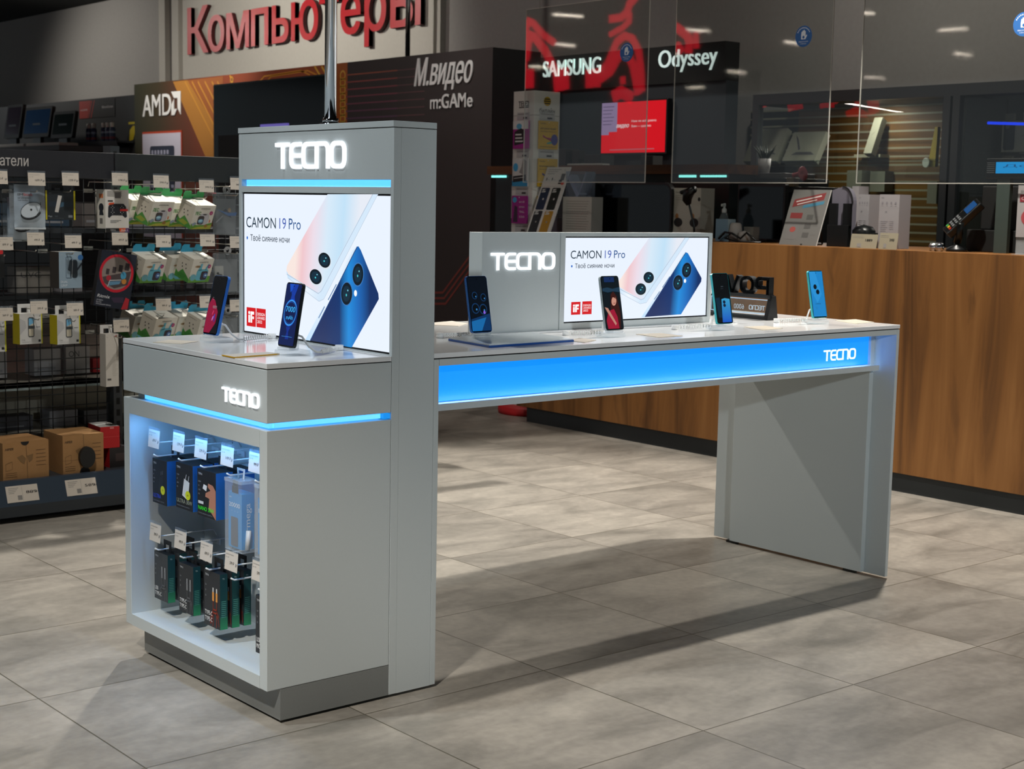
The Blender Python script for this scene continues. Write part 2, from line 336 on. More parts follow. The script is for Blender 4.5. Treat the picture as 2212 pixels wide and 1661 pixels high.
    def lathe(s, m, c, prof, n=20, M=None):
        vs = []; k = len(prof)
        for (r, z) in prof:
            for j in range(n):
                t = 2*math.pi*j/n; p = V((c[0]+r*math.cos(t), c[1]+r*math.sin(t), (c[2] if len(c) > 2 else 0)+z)); vs.append(M @ p if M else p)
        b = len(s.v); i0 = s.idx(m); s.v += [tuple(v) for v in vs]
        for i in range(k-1):
            flat = abs(prof[i][1]-prof[i+1][1]) < 1e-6 or abs(prof[i][0]-prof[i+1][0]) < 1e-6
            for j in range(n):
                s.f.append((b+i*n+j, b+i*n+(j+1) % n, b+(i+1)*n+(j+1) % n, b+(i+1)*n+j)); s.mi.append(i0); s.sm.append(not (abs(prof[i][1]-prof[i+1][1]) < 1e-6)); s.uv.append([(0, 0)]*4)
        return s
    def build(s, name, parent=None, org=None):
        """org: world point the mesh is measured from (a parent's place) when it was drawn in room coordinates"""
        me = bpy.data.meshes.new(name); o_ = V(org) if org is not None else V((0, 0, 0))
        me.from_pydata([tuple(V(v)-o_) for v in s.v], [], s.f)
        for m in s.mats: me.materials.append(m)
        for p, i, q in zip(me.polygons, s.mi, s.sm): p.material_index = i; p.use_smooth = q
        ul = me.uv_layers.new(name='UVMap').data; k = 0
        for f in s.uv:
            for c in f: ul[k].uv = c; k += 1
        me.validate(); ob = bpy.data.objects.new(name, me); COL.objects.link(ob)
        if parent is not None: ob.parent = parent
        return ob
def tag(o, label, cat, group=None, kind=None):
    o['label'] = label; o['category'] = cat
    if group: o['group'] = group
    if kind: o['kind'] = kind
    return o
def thing(name, label, cat, loc=(0, 0, 0), rz=0., group=None, rx=0., ry=0.):
    o = bpy.data.objects.new(name, None); o.empty_display_size = .05; COL.objects.link(o); o.location = loc; o.rotation_euler = (rx, ry, rz)
    return tag(o, label, cat, group)
def struct(name, mb, parent=None):
    o = mb.build(name, parent)
    if parent is None: o['kind'] = 'structure'
    return o
def put(o, loc, rx=0., ry=0., rz=0.): o.location = loc; o.rotation_euler = (rx, ry, rz); return o
FX = lambda x, y, z, w=1., h=1.: FR((x, y, z), (0, -w, 0), (0, 0, h))      # a face looking towards -X, w wide to the right, h high
FY = lambda x, y, z, w=1., h=1.: FR((x, y, z), (w, 0, 0), (0, 0, h))       # a face looking towards -Y
def logo(mb, m, fr, x, y, w, h, d=0., ext=.004, k=1.):
    """the maker's five block letters"""
    t = h*.15; rx = h*.24
    def arc(cx, cy, r, a0, a1, n=5): return [(cx+r*math.cos(math.radians(a0+(a1-a0)*i/n)), cy+r*math.sin(math.radians(a0+(a1-a0)*i/n))) for i in range(n+1)]
    def P(pts, closed=False): mb.line(m, [(x+p[0], y+p[1]) for p in pts], t, fr, d, d+ext, closed)
    c = t/2; H = h-c
    P([(0, H), (.2*w, H)]); P([(.105*w, 0), (.105*w, h-t)])
    for a, b, bar in ((.215*w, .375*w, 1), (.395*w, .565*w, 0)):
        P([(b, c)]+arc(a+c+rx, c+rx, rx, -90, -180)+arc(a+c+rx, H-rx, rx, 180, 90)+[(b, H)])
        if bar: P([(a+t, h*.5), (b, h*.5)])
    a, b = .585*w, .775*w
    P([(a+c, 0), (a+c, H)]+arc(b-c-rx, H-rx, rx, 90, 0)+[(b-c, 0)])
    a, b = .795*w, 1.0*w
    P(arc(a+c+rx, c+rx, rx, -90, -180)+arc(a+c+rx, H-rx, rx, 180, 90)+arc(b-c-rx, H-rx, rx, 90, 0)+arc(b-c-rx, c+rx, rx, 0, -90), True)
# ================================================================== the setting
b = MB(); b.box(M_FLOOR, (-14, -9, -.05), (6.5, 24, 0)); struct('floor', b)
b = MB(); b.box(M_CEIL, (-14, -9, 3.62), (6.5, 24, 3.7)); struct('ceiling', b)
b = MB(); b.box(M_WALL, (6.3, -9, 0), (6.45, 24, 3.62)); struct('wall_back', b)
ya, yb = at(400, 60, 'x', 6.3).y, at(942, 60, 'x', 6.3).y
b = MB(); b.box(M_WALLB, (6.27, yb, 0), (6.3, ya, 3.62)); struct('wall_back_panel', b)
for i, (u0, u1) in enumerate(((343, 356), (371, 385), (944, 951))):
    b = MB(); b.box(M_WALLB, (6.24, at(u1, 60, 'x', 6.24).y, 0), (6.3, at(u0, 60, 'x', 6.24).y, 3.62)); struct('trim_%d' % (i+1), b)
# ================================================================== posters
WB = L('#eaf3ff', 1.0); BX = {}
G_PINK = ramp_uv('poster_pearl', [(0, '#fbe9e2'), (.12, '#f3c9cf'), (.28, '#efdfeb'), (.5, '#d9ecfb'), (.75, '#c4e4fa'), (1, '#e9eef8')], .98)
G_BLUE = ramp_uv('poster_blue', [(0, '#1d2f62'), (.35, '#12356f'), (.55, '#1f8fe0'), (.75, '#1a6cc0'), (1, '#0d2f66')], .95)
G_SIDE = ramp_uv('poster_side', [(0, '#bfe0fb'), (.5, '#f2f8ff'), (1, '#d5e9fb')], 1.0)
def poster(mb, fr, W, H, q):
    """q maps names to points in the poster's own metres; fr is its plane"""
    mb.rect(WB, 0, 0, W, H, fr, 0)
    def uvq(pts, a, c):   # u along a -> c
        a, c = V(a), V(c); d = (c-a); L2 = d.dot(d); return [((V(p)-a).dot(d)/L2, 0) for p in pts]
    w1 = q['white']; mb.poly(G_SIDE, q['white_side'], fr, .0004, uvs=uvq(q['white_side'], q['white_side'][0], q['white_side'][2]))
    mb.poly(G_PINK, w1, fr, .0007, uvs=uvq(w1, q['wl'], q['wr']))
    mb.line(L('#b9c9dc', .95), q['wedge'], .0022*W/.7, fr, .0009); mb.line(L('#c4d2e2', .95), q['wedge2'], .0016*W/.7, fr, .0009)
    b1 = q['blue_side']; mb.poly(G_SIDE, b1, fr, .0009, uvs=uvq(b1, b1[0], b1[2]))
    mb.line(L('#274a86', .9), q['bedge'], .003*W/.7, fr, .0012)
    for a in q['keys']: mb.line(L('#6d8fbd', .9), a, .0035*W/.7, fr, .0012)
    w2 = q['blue']; mb.poly(G_BLUE, w2, fr, .001, uvs=uvq(w2, q['bl'], q['br']))
    for (c, rx, ry, rot, dark) in q['lens']:
        mb.disc(L('#e8f2fb' if not dark else '#3f7fc4', .9), c[0], c[1]-(.1*ry if not dark else 0), rx*1.1, ry*1.1, fr, .0014, n=28, rot=rot)
        mb.disc(L('#05141f', 1), c[0], c[1], rx, ry, fr, .0017, n=28, rot=rot); mb.disc(L('#0d2b3d', 1), c[0], c[1], rx*.72, ry*.72, fr, .0019, n=24, rot=rot)
        mb.disc(L('#49c6cf', 1), c[0]-.02*rx, c[1]-.12*ry, rx*.12, ry*.12, fr, .0021, n=10); mb.disc(L('#7fd8e8', 1), c[0]+.25*rx, c[1]+.3*ry, rx*.1, ry*.08, fr, .0021, n=10)
    f = q['flash']; mb.disc(L('#f4faff', 1.1), f[0], f[1], q['fr'], q['fr']*1.25, fr, .0015, n=12)
    t = q['title']; h = q['th']
    mb.text(L('#0d2a3c', 1), 'CAMON', t[0], t[1], h, fr, w=q['tw']*.555, d=.001)
    mb.text(L('#4b63b4', 1), '19', t[0]+q['tw']*.62, t[1], h, fr, w=q['tw']*.12, d=.001)
    mb.text(L('#1d4f8c', 1), 'Pro', t[0]+q['tw']*.79, t[1], h, fr, w=q['tw']*.21, d=.001)
    t = q['sub']; mb.text(L('#14283c', 1), 'Твоё сияние ночи', t[0], t[1], q['sh'], fr, w=q['sw'], d=.001, bold=.008)
    c = q['dot']; mb.disc(L('#1f63c4', 1), c[0], c[1], q['sh']*.22, q['sh']*.28, fr, .001, n=14); mb.line(L('#cfe0f4', 1), rrect(c[0]-q['sh']*.25, c[1]-q['sh']*.35, c[0]+q['sh']*.25, c[1]+q['sh']*.95, q['sh']*.2), q['sh']*.06, fr, .0009, closed=True)
    for (x0, y0, x1, y1, kind) in q['badge']:
        mb.rect(L('#d8141c', .95), x0, y0, x1, y1, fr, .001); w_, h_ = x1-x0, y1-y0
        if kind == 0:
            Wt = L('#ffffff', 1); mb.disc(Wt, x0+.29*w_, y0+.72*h_, .1*w_, .09*h_, fr, .0014, n=14); mb.rect(Wt, x0+.2*w_, y0+.2*h_, x0+.38*w_, y0+.6*h_, fr, .0014)
            mb.rect(Wt, x0+.43*w_, y0+.2*h_, x0+.61*w_, y0+.8*h_, fr, .0014); mb.rect(Wt, x0+.61*w_, y0+.64*h_, x0+.82*w_, y0+.8*h_, fr, .0014); mb.disc(Wt, x0+.72*w_, y0+.47*h_, .09*w_, .08*h_, fr, .0014, n=14)
        else:
            for i, s in enumerate(('DESIGN', 'AWARD', '2022')): mb.text(L('#ffffff', 1), s, x0+.1*w_, y0+(.62-.2*i)*h_, .15*h_, fr, w=(.8, .82, .52)[i]*w_, d=.0014)
def mk(pt, W):   # builds the poster's points from a function that turns photo points into poster metres
    q = {}
    for k in ('white', 'white_side', 'wedge', 'wedge2', 'blue', 'blue_side', 'bedge'): q[k] = [pt(*p) for p in W[k]]
    q['keys'] = [[pt(*p) for p in a] for a in W['keys']]
    for k in ('wl', 'wr', 'bl', 'br', 'flash', 'title', 'sub', 'dot'): q[k] = pt(*W[k])
    q['lens'] = []
    for (c, rx, ry, dark) in W['lens']:
        a, r, t = pt(*c), pt(c[0]+rx, c[1]), pt(c[0], c[1]-ry); q['lens'].append((a, abs(r[0]-a[0]), abs(t[1]-a[1]), -.25 if dark else -.12, dark))
    for k, (p0, p1) in (('tw', W['title_w']), ('sw', W['sub_w'])): q[k] = pt(*p1)[0]-pt(*p0)[0]
    q['th'], q['sh'] = W['th'], W['sh']; q['fr'] = W['fr']; q['badge'] = []
    for k, (p0, p1) in enumerate(W['badge']):
        a, c = pt(*p0), pt(*p1); q['badge'].append((a[0], a[1], c[0], c[1], k))
    return q
# ================================================================== the tower stand
D, C, W_, H_ = .3669, .5008, .77, 1.493
tw = thing('promo_tower', 'tall light grey display tower with lit poster, lit white lettering and open shelf below', 'display stand', (.25, .385, 0))
o0 = tw.location
b = MB(); b.box(M_PLINTH, (.039, .001, .008), (D-.001, W_-.035, .0885)); b.build('plinth', tw, o0)
b = MB(); e = .0015   # open cabinet
b.box(M_BODY, (0, 0, .0894), (D-.001, .035, .7367), e); b.box(M_BODY, (0, W_-.035, .0894), (D-.001, W_, .7367), e)
b.box(M_BODY, (0, .035, .693), (D-.001, W_-.035, .7367)); b.box(M_BODY, (.0, .035, .0894), (D-.001, W_-.035, .121)); b.box(M_BODY, (.23, .035, .121), (.25, W_-.035, .693))
cabin = b.build('cabinet', tw, o0)
for yy in (.2, .385, .57):   # slots of the back panel
    b = MB()
    for k in range(22): b.rect(M_GAP, -.0025, k*.025, .0025, k*.025+.014, FX(.2297, yy, .135))
    b.build('slotted_strip', cabin, o0)
b = MB(); b.box(M_BODY, (0, 0, .755), (D-.001, W_, .8845), .0015); drw = b.build('upper_box', tw, o0)
b = MB(); logo(b, M_LOGO, FX(0, .211, .787), 0, 0, .178, .036, .0005, .004); b.build('lettering', drw, o0)
b = MB(); b.box(M_BODY, (.03, .03, .7367), (D-.001, W_-.03, .755)); b.build('spacer', tw, o0)
b = MB(); b.box(M_BLUELED, (.018, .02, .7395), (.03, .676, .7525)); b.box(M_BLUELED, (.03, .018, .7395), (.345, .03, .7525)); b.box(L('#1690ee', 1.0), (.345, .004, .7395), (.3655, .03, .7525)); b.build('led_strip', tw, o0)['label'] = 'glowing pale blue strip in the gap'
b = MB(); b.box(M_TOP, (0, 0, .887), (D-.001, W_, .9), .0012); b.box(M_GAP, (.004, .004, .8845), (D-.002, W_-.004, .887)); b.build('countertop', tw, o0)
b = MB(); b.box(mat('shelf_led', '#ffffff', .4, emit=58.0, ehex='#70b6ff'), (.012, .06, .6924), (.022, .7, .6934)); b.build('led_strip', tw, o0)['label'] = 'pale blue strip under the shelf roof'
# column
b = MB(); b.box(M_BODY, (.39, 0, .008), (C, W_, 1.4755)); b.box(M_BODY, (D, 0, .008), (.39, .0128, 1.4755), .001); b.box(M_BODY, (D, W_-.0155, .008), (.39, W_, 1.4755), .001)
b.box(M_BODY, (D, .0128, .008), (.39, W_-.0155, .9025)); b.box(M_BODY, (D, .0128, 1.31), (.39, W_-.0155, 1.327)); b.build('column', tw, o0)
b = MB(); b.box(M_BODY, (D+.001, .0128, 1.346), (.39, W_-.0155, 1.4755), .0008); hd = b.build('header_panel', tw, o0)
b = MB(); logo(b, M_LOGO, FX(D+.001, .561, 1.375), 0, 0, .347, .0715, .0005, .006); b.build('lettering', hd, o0)
b = MB(); b.box(M_BLUELED, (.384, .0128, 1.3275), (.389, W_-.0155, 1.3455)); b.build('led_strip', tw, o0)['label'] = 'glowing pale blue strip under the header'
b = MB(); b.box(M_BODY, (D-.002, 0, 1.4775), (C+.001, W_+.001, H_), .0012); b.box(M_GAP, (D+.004, .004, 1.4755), (C-.004, W_-.004, 1.4775)); b.build('top_cap', tw, o0)
# poster of the tower
yL, zB, zT, yR = W_-.0165, .9035, 1.309, .0138
b = MB(); b.box(M_GAP, (D+.006, yR, zB), (.39, yL, zT)); fr = FX(D+.0058, yL-.004, zB+.004)
def ptT(u, v): p = at(u, v, 'x', D+.0058); return (yL-.004-p.y, p.z-zB-.004)
c7 = lambda x, y: (500+x/4.052, 230+y/4.052); c9 = lambda x, y: (430+x/4.706, 560+y/4.706)
PW, PH = yL-yR-.008, zT-zB-.008
top = lambda u: (u, 419.5)
W = dict(white=[top(708), (620.5, 574), (619, 584), (623, 592), (686, 632), (693, 628), top(805)],
  white_side=[(619, 586), (622, 600), (688, 651), (698, 648), top(817), top(805), (690, 632)], wedge=[(620, 592), (688, 634), (695, 628), top(806)], wedge2=[(622, 600), (690, 651), (700, 646), top(817)],
  blue=[(771, 533), (775, 532), (780, 540), (818, 634), (819, 646), (760.4, 750.5), (671, 735.5), (766, 545)], blue_side=[(660, 734.5), (762, 541), (771, 532), (774, 534), (671, 736)], bedge=[(671, 735.5), (767, 543), (773, 533)],
  keys=[[(708, 671), (690, 687)][:0] or [(709.5, 648), (727.5, 614)], [(689, 687), (702, 662)]], wl=(640, 540), wr=(770, 575), bl=(700, 690), br=(800, 700), flash=c9(1595, 345), fr=.0068,
  title=(532.8, 490.5), sub=(541.5, 519.5), dot=(534.8, 513.5), title_w=((533, 490), (650.5, 495)), sub_w=((541, 520), (625.5, 524)), th=.0295, sh=.0165,
  lens=[((701.9, 562), 13.2, 16.2, 0), ((683, 597.7), 13.2, 16.2, 0), (c9(1620, 155), 11.5, 24, 1), (c9(1505, 350), 11.8, 24.5, 1)],
  badge=[((533.5, 703.5), (553.2, 665.5)), ((554.6, 706.3), (574.7, 668))])
poster(b, fr, PW, PH, mk(ptT, W)); b.build('lit_poster', tw, o0)
# small paper labels on the counter
def flat_card(name, label, pts, z, m, t=.0012, edge=None, kind='price card', group=None):
    b = MB(); P = [at(u, v, 'z', z) for u, v in pts]; c = sum(P, V())/len(P)
    b.poly(m, [(p.x-c.x, p.y-c.y) for p in P], FR((0, 0, 0), X, Y), 0, t, m2=edge or m); o = b.build(name); o.location = (c.x, c.y, z); return tag(o, label, kind, group)
M_BEIGE = mat('beige_card', '#c9bfae', .5)
flat_card('price_card', 'beige paper card lying flat near the far left edge of the tower counter', [(330, 740), (365, 734.5), (428, 738), (392, 743.5)], .9003, M_BEIGE)
flat_card('price_card', 'white paper card with yellow edge lying at the front of the tower counter', [(479, 768.5), (506, 773.5), (604, 766), (578, 762.5)], .9003, M_PAPER, .003, mat('yellow_edge', '#d9a514', .5))
# chrome pole on the tower
pp = at(714, 262, 'x', .434); b = MB(); b.cyl(M_CHROME, (0, 0), .0165, 0, 3.62-H_-.001, 24); b.cyl(M_CHROME, (0, 0), .03, 0, .006, 24); b.cyl(M_CHROME, (0, 0), .022, .006, .02, 24)
o = b.build('chrome_pole'); o.location = (.434, pp.y, H_); tag(o, 'shiny chrome pole rising from the top of the tall tower', 'pole')
# ================================================================== the table
T, Lx = .81, 2.526
tb = thing('display_table', 'long white table with a glowing blue front panel joined behind the tower', 'table', (1.5, .4, 0)); o1 = tb.location
b = MB(); b.box(M_TOP, (.502, 0, .8872), (Lx, T, .9), .0012); b.box(M_GAP, (.503, .004, .8842), (Lx-.004, T-.004, .8872)); b.build('tabletop', tb, o1)
b = MB(); b.box(M_BODY, (.502, 0, .008), (.5185, T, .884), .001); b.build('leg', tb, o1)
b = MB(); b.box(M_BODY, (2.509, 0, .008), (Lx-.002, T, .884), .001); b.box(M_BODY, (2.487, .09, .01), (2.509, T-.1, .884), .001)
for yy in (.12, T-.13): b.box(M_BLACK, (2.492, yy, 0), (2.509, yy+.05, .01))
b.build('leg', tb, o1)
b = MB(); b.box(M_BODY, (.519, 0, .8665), (2.5085, .018, .884)); b.box(M_BODY, (.519, T-.018, .8665), (2.5085, T, .884)); b.box(M_BODY, (.519, .018, .876), (2.5085, T-.018, .884)); b.build('top_rail', tb, o1)
M_BPAN = mat('blue_light_panel', '#2a6fe0', .35, emit=.86, ehex='#0094ff')
b = MB(); b.box(M_BPAN, (.519, .1, .755), (2.4865, .104, .876)); pan = b.build('light_panel', tb, o1); pan['label'] = 'glowing sky blue front panel'
b = MB(); logo(b, mat('panel_logo', '#f4f8ff', .4, emit=.9, ehex='#eef6ff'), FY(2.238, .1, .7785), 0, 0, .176, .0375, .0002, .002); b.build('lettering', pan, o1)
b = MB(); b.box(M_BODY, (.519, .088, .738), (2.4865, .106, .7552)); b.box(M_BODY, (.519, .106, .738), (2.4865, T-.1, .744)); b.box(M_BODY, (.519, T-.106, .744), (2.4865, T-.1, .876)); b.build('bottom_rail', tb, o1)
b = MB(); b.box(M_BODY, (.5195, .05, .7385), (2.486, .054, .7565)); b.box(M_BODY, (.5195, .054, .7385), (2.486, .0878, .742)); b.build('light_lip', tb, o1)
b = MB(); b.rect(mat('panel_led', '#ffffff', .4, emit=20.0, ehex='#a4d0ff'), 0, 0, 1, 1, FR((2.48, .0546, .751), -X*1.955, Z*.005)); b.build('led_strip', tb, o1)['label'] = 'pale blue strip along the foot of the panel'
# ================================================================== light box on the table
lx0, lx1, ly0, ly1, lz1 = .9355, 1.9275, .345, .407, 1.206
lb = thing('light_box', 'low grey light box with lit poster and lit white lettering standing on the long table', 'light box', (1.43, .376, .9)); o2 = lb.location
b = MB(); b.box(M_TOP, (lx0-.0, ly0-.012, .9003), (2.06, ly1+.02, .906), .001); b.build('foot_board', lb, o2)
b = MB(); b.box(M_BODY, (lx0, ly0+.003, .906), (lx1, ly1, lz1), .001); b.box(M_BODY, (lx0, ly0, .906), (1.243, ly0+.003, lz1)); b.build('body', lb, o2)
b = MB(); logo(b, M_LOGO, FY(.968, ly0, 1.094), 0, 0, .252, .0515, .0003, .005); b.build('lettering', lb, o2)
fx0, fx1, fz0, fz1 = 1.2625, 1.9145, .926, 1.194
b = MB()
for (x0, z0, x1, z1) in ((1.244, .906, lx1, fz0), (1.244, fz1, lx1, lz1), (1.244, fz0, fx0, fz1), (fx1, fz0, lx1, fz1)): b.box(M_BODY, (x0, ly0-.003, z0), (x1, ly0+.003, z1))
b.build('frame', lb, o2)
b = MB(); b.box(M_GAP, (fx0, ly0+.0012, fz0), (fx1, ly0+.003, fz1)); fr = FY(fx0+.004, ly0+.001, fz0+.004)
def ptL(u, v): p = at(u, v, 'y', ly0+.001); return (p.x-fx0-.004, p.z-fz0-.004)
c6 = lambda x, y: (1180+x/4.254, 340+y/4.254)
def tp(x): return c6(x, 738)
W = dict(white=[tp(945), c6(656, 1150), c6(650, 1165), c6(660, 1185), c6(865, 1305), c6(890, 1300), tp(1272)], white_side=[c6(652, 1175), c6(660, 1235), c6(862, 1345), c6(915, 1335), tp(1312), tp(1272), c6(888, 1302)],
  wedge=[c6(655, 1200), c6(868, 1308), c6(895, 1298), tp(1274)], wedge2=[c6(660, 1236), c6(862, 1346), c6(918, 1334), tp(1313)],
  blue=[c6(1282, 872), c6(1300, 880), c6(1425, 1108), c6(1422, 1140), c6(1236, 1442), c6(905, 1466), c6(1262, 905)], blue_side=[c6(872, 1468), c6(1250, 895), c6(1272, 868), c6(1284, 874), c6(906, 1467)], bedge=[c6(905, 1466), c6(1262, 900), c6(1282, 872)],
  keys=[[c6(1065, 1195), c6(1132, 1095)], [c6(990, 1305), c6(1040, 1232)]], wl=c6(700, 1060), wr=c6(1160, 1130), bl=c6(1010, 1350), br=c6(1370, 1380), flash=c6(1272, 1134), fr=.0055,
  title=c6(222, 930), sub=c6(262, 1018), dot=c6(233, 1000), title_w=(c6(222, 930), c6(722, 930)), sub_w=(c6(262, 1018), c6(622, 1018)), th=.0245, sh=.0135,
  lens=[(c6(938, 1103), 11.2, 12.2, 0), (c6(865, 1210), 11.5, 12.6, 0), (c6(1287, 1035), 9.8, 16, 1), (c6(1207, 1150), 10.2, 16, 1)],
  badge=[(c6(225, 1447), c6(313, 1326)), (c6(327, 1443), c6(417, 1320))])
poster(b, fr, fx1-fx0-.008, fz1-fz0-.008, mk(ptL, W)); b.build('lit_poster', lb, o2)
# ================================================================== phones
M_BLKGL = mat('phone_glass', '#040608', .08, emit=0)
def phone(label, loc, rz, tilt, edge, art, cable, h=.164, w=.0755):
    t = thing('smartphone', label, 'phone', loc, rz, 'demo smartphones on clear stands', rx=-tilt)
    b = MB(); fr = FR((0, -.0042, 0), X, Z); b.poly(edge, rrect(-w/2, 0, w/2, h, .0085), fr, -.0084, 0); b.build('body', t)
    b = MB(); b.poly(M_BLKGL, rrect(-w/2+.0012, .0012, w/2-.0012, h-.0012, .0075), fr, .0003); f2 = FR((-w/2+.0028, -.0042, .0045), X*(w-.0056), Z*(h-.0078))
    art(b, f2); b.disc(M_BLKGL, .5, .965, .022, .011, f2, .0016, n=10); b.build('screen', t)
    return t
def stand(label, loc, rz, cable):
    t = thing('phone_stand', label, 'phone stand', loc, rz, 'clear phone stands'); b = MB()
    b.box(M_CLEAR, (-.032, -.018, 0), (.032, .052, .013), .003); b.box(M_CLEAR, (-.028, -.012, .013), (.028, .006, .02), .002); b.box(M_CLEAR, (-.012, .012, .013), (.012, .03, .1), .003); b.build('block', t)
    b = MB(); b.tube(M_WHITE, [(.0, .03, .05), (0, .045, .045), (.008, .06, .02), (.02, .075, .006), (.03, .085, .006)], .0028, 8)
    n = 90; b.tube(M_WHITE, [(.03+cable[0]*i/n+.005*math.cos(i*.9), .085+cable[1]*i/n+.0, .0075+.005*math.sin(i*.9)) for i in range(n+1)], .0018, 6)
    b.cyl(M_WHITE, (.03+cable[0], .085+cable[1]), .011, 0, .014, 16); b.build('security_cable', t)
    return t
def art_red(b, f):
    b.rect(L('#02050a', 1), 0, 0, 1, 1, f, .0006); b.poly(L('#8e0f38', .9), [(0, 0), (.45, 0), (.78, .18), (.8, .38), (.42, .58), (.18, .62), (0, .5)], f, .0008); b.poly(L('#05070c', 1), [(.5, .0), (1, 0), (1, .45), (.86, .3), (.85, .16)], f, .001)
    for x, y, c in ((.6, .3, '#3b49b8'), (.5, .26, '#c87fd0'), (.66, .24, '#4b2f8f'), (.45, .36, '#d03a68')): b.disc(L(c, .8), x, y, .06, .03, f, .0012, n=10, rot=.7)
    b.text(L('#8b9099', .8), 'Camera', .22, .62, .018, f, d=.0012); b.text(L('#8b9099', .8), 'Portrait Master', .22, .585, .014, f, d=.0012)
def art_7000(b, f):
    b.rect(L('#04184f', 1), 0, 0, 1, 1, f, .0006); b.poly(L('#0b3aa6', .9), [(.25, 1), (.8, 1), (.62, .8), (.7, .72), (.35, .7), (.42, .82)], f, .0008); b.poly(L('#1350c8', .9), [(.2, 1), (.3, .86), (.42, .9), (.5, 1)], f, .001)
    b.disc(L('#04154a', 1), .5, .53, .4, .2, f, .001, n=36)
    for r, w, c in ((.4, .02, '#3c9cf0'), (.43, .012, '#1d62d8'), (.35, .008, '#1a55b8')): b.line(L(c, 1), [(.5+r*math.cos(t*math.pi/18), .53+r*.5*math.sin(t*math.pi/18)) for t in range(36)], w, f, .0012, closed=True)
    b.text(L('#3fb0f5', 1), '7000', .5, .545, .085, f, w=.62, al='c', d=.0014, bold=.02); b.text(L('#3fb0f5', 1), 'mAh', .5, .42, .065, f, w=.44, al='c', d=.0014, bold=.015)
    b.poly(L('#0d2f8f', .9), [(.35, .3), (.65, .3), (.55, .22), (.62, .1), (.38, .1), (.45, .22)], f, .001); b.line(L('#4a9df0', .8), [(.15, .14), (.85, .14)], .006, f, .0012)
def art_lens(b, f):
    b.rect(L('#020a16', 1), 0, 0, 1, 1, f, .0006); b.poly(L('#0b3768', .8), [(0, 0), (1, 0), (1, .32), (0, .22)], f, .0008); b.poly(L('#1b77bf', .7), [(0, .0), (.5, 0), (.8, .25), (0, .18)], f, .001)
    for x, y, r in ((.28, .42, .2), (.68, .4, .2), (.3, .66, .14), (.75, .62, .15)):
        b.disc(L('#123a66', .8), x, y, r, r*.5, f, .0012, n=20); b.disc(L('#01060c', 1), x, y, r*.8, r*.4, f, .0014, n=20); b.disc(L('#3b8fd6', .8), x+.05, y-.02, r*.2, r*.1, f, .0016, n=10)
    b.disc(L('#8a5fe0', .9), .72, .34, .06, .03, f, .0018, n=10)
def art_girl(b, f):
    b.rect(L('#08141c', 1), 0, 0, 1, 1, f, .0006); b.poly(L('#1d3a50', .9), [(0, .78), (.3, .8), (.6, .77), (1, .8), (1, .7), (.6, .72), (.3, .7), (0, .73)], f, .0008); b.rect(L('#122d5e', .9), .15, .9, .75, 1, f, .0008)
    b.poly(L('#3a1512', .9), [(.3, .0), (.85, 0), (.92, .3), (.8, .62), (.62, .72), (.45, .66), (.38, .45)], f, .001)
    b.poly(L('#a31836', .9), [(.1, .0), (.75, .0), (.72, .22), (.55, .38), (.35, .36), (.18, .3), (.05, .16)], f, .0012)
    b.disc(L('#d69a86', .85), .6, .53, .15, .085, f, .0014, n=20, rot=.2); b.poly(L('#c98f7e', .85), [(.02, .42), (.12, .34), (.55, .06), (.62, .1), (.2, .4)], f, .0016)
    b.line(L('#8e3a3a', 1), [(.55, .495), (.61, .485), (.67, .5)], .012, f, .0016); b.poly(L('#3a1512', .9), [(.44, .54), (.46, .63), (.62, .64), (.75, .57), (.66, .62), (.52, .6)], f, .0016)
def art_dark(b, f):
    b.rect(L('#03090e', 1), 0, 0, 1, 1, f, .0006); b.poly(ramp_uv('phone_blue_art', [(0, '#1b58c8'), (1, '#3aa0d0')], .9, axis=1), [(.32, .0), (.95, 0), (.95, .48), (.62, .5), (.4, .48)], f, .001, uvs=[(0, 0), (0, 0), (0, 1), (0, 1), (0, 1)])
    for y in (.42, .35): b.disc(L('#0b1c3a', 1), .56, y, .09, .035, f, .0014, n=14)
    b.poly(L('#0a2c40', .8), [(0, .5), (.3, .52), (.34, .1), (.1, .1)], f, .0008); b.text(L('#62707a', .8), 'CAMON 19', .45, .73, .022, f, d=.0012); b.text(L('#4d5a64', .8), 'Твоё сияние ночи', .42, .69, .014, f, d=.0012)
def art_blue(b, f):
    b.rect(L('#1e86cc', .95), 0, 0, 1, 1, f, .0006); b.poly(L('#2a93d8', .95), [(0, 1), (.45, 1), (.8, .5), (.4, .3), (0, .6)], f, .0008)
    for x, y in ((.34, .66), (.5, .545)): b.disc(L('#03131f', 1), x, y, .13, .055, f, .0012, n=18)
    b.text(L('#0d3352', 1), 'CAMON', .22, .27, .026, f, w=.4, d=.0012)
    for y in (.2, .165): b.text(L('#1a5580', 1), 'Твоё сияние', .22, y, .016, f, d=.0012)
ED_B = mat('phone_edge_blue', '#2f6bb8', .25, .5); ED_D = mat('phone_edge_dark', '#20262c', .3, .4); ED_T = mat('phone_edge_teal', '#3fb6bd', .25, .4); ED_S = mat('phone_edge_silver', '#a9b6ba', .25, .5)
R90 = -math.pi/2
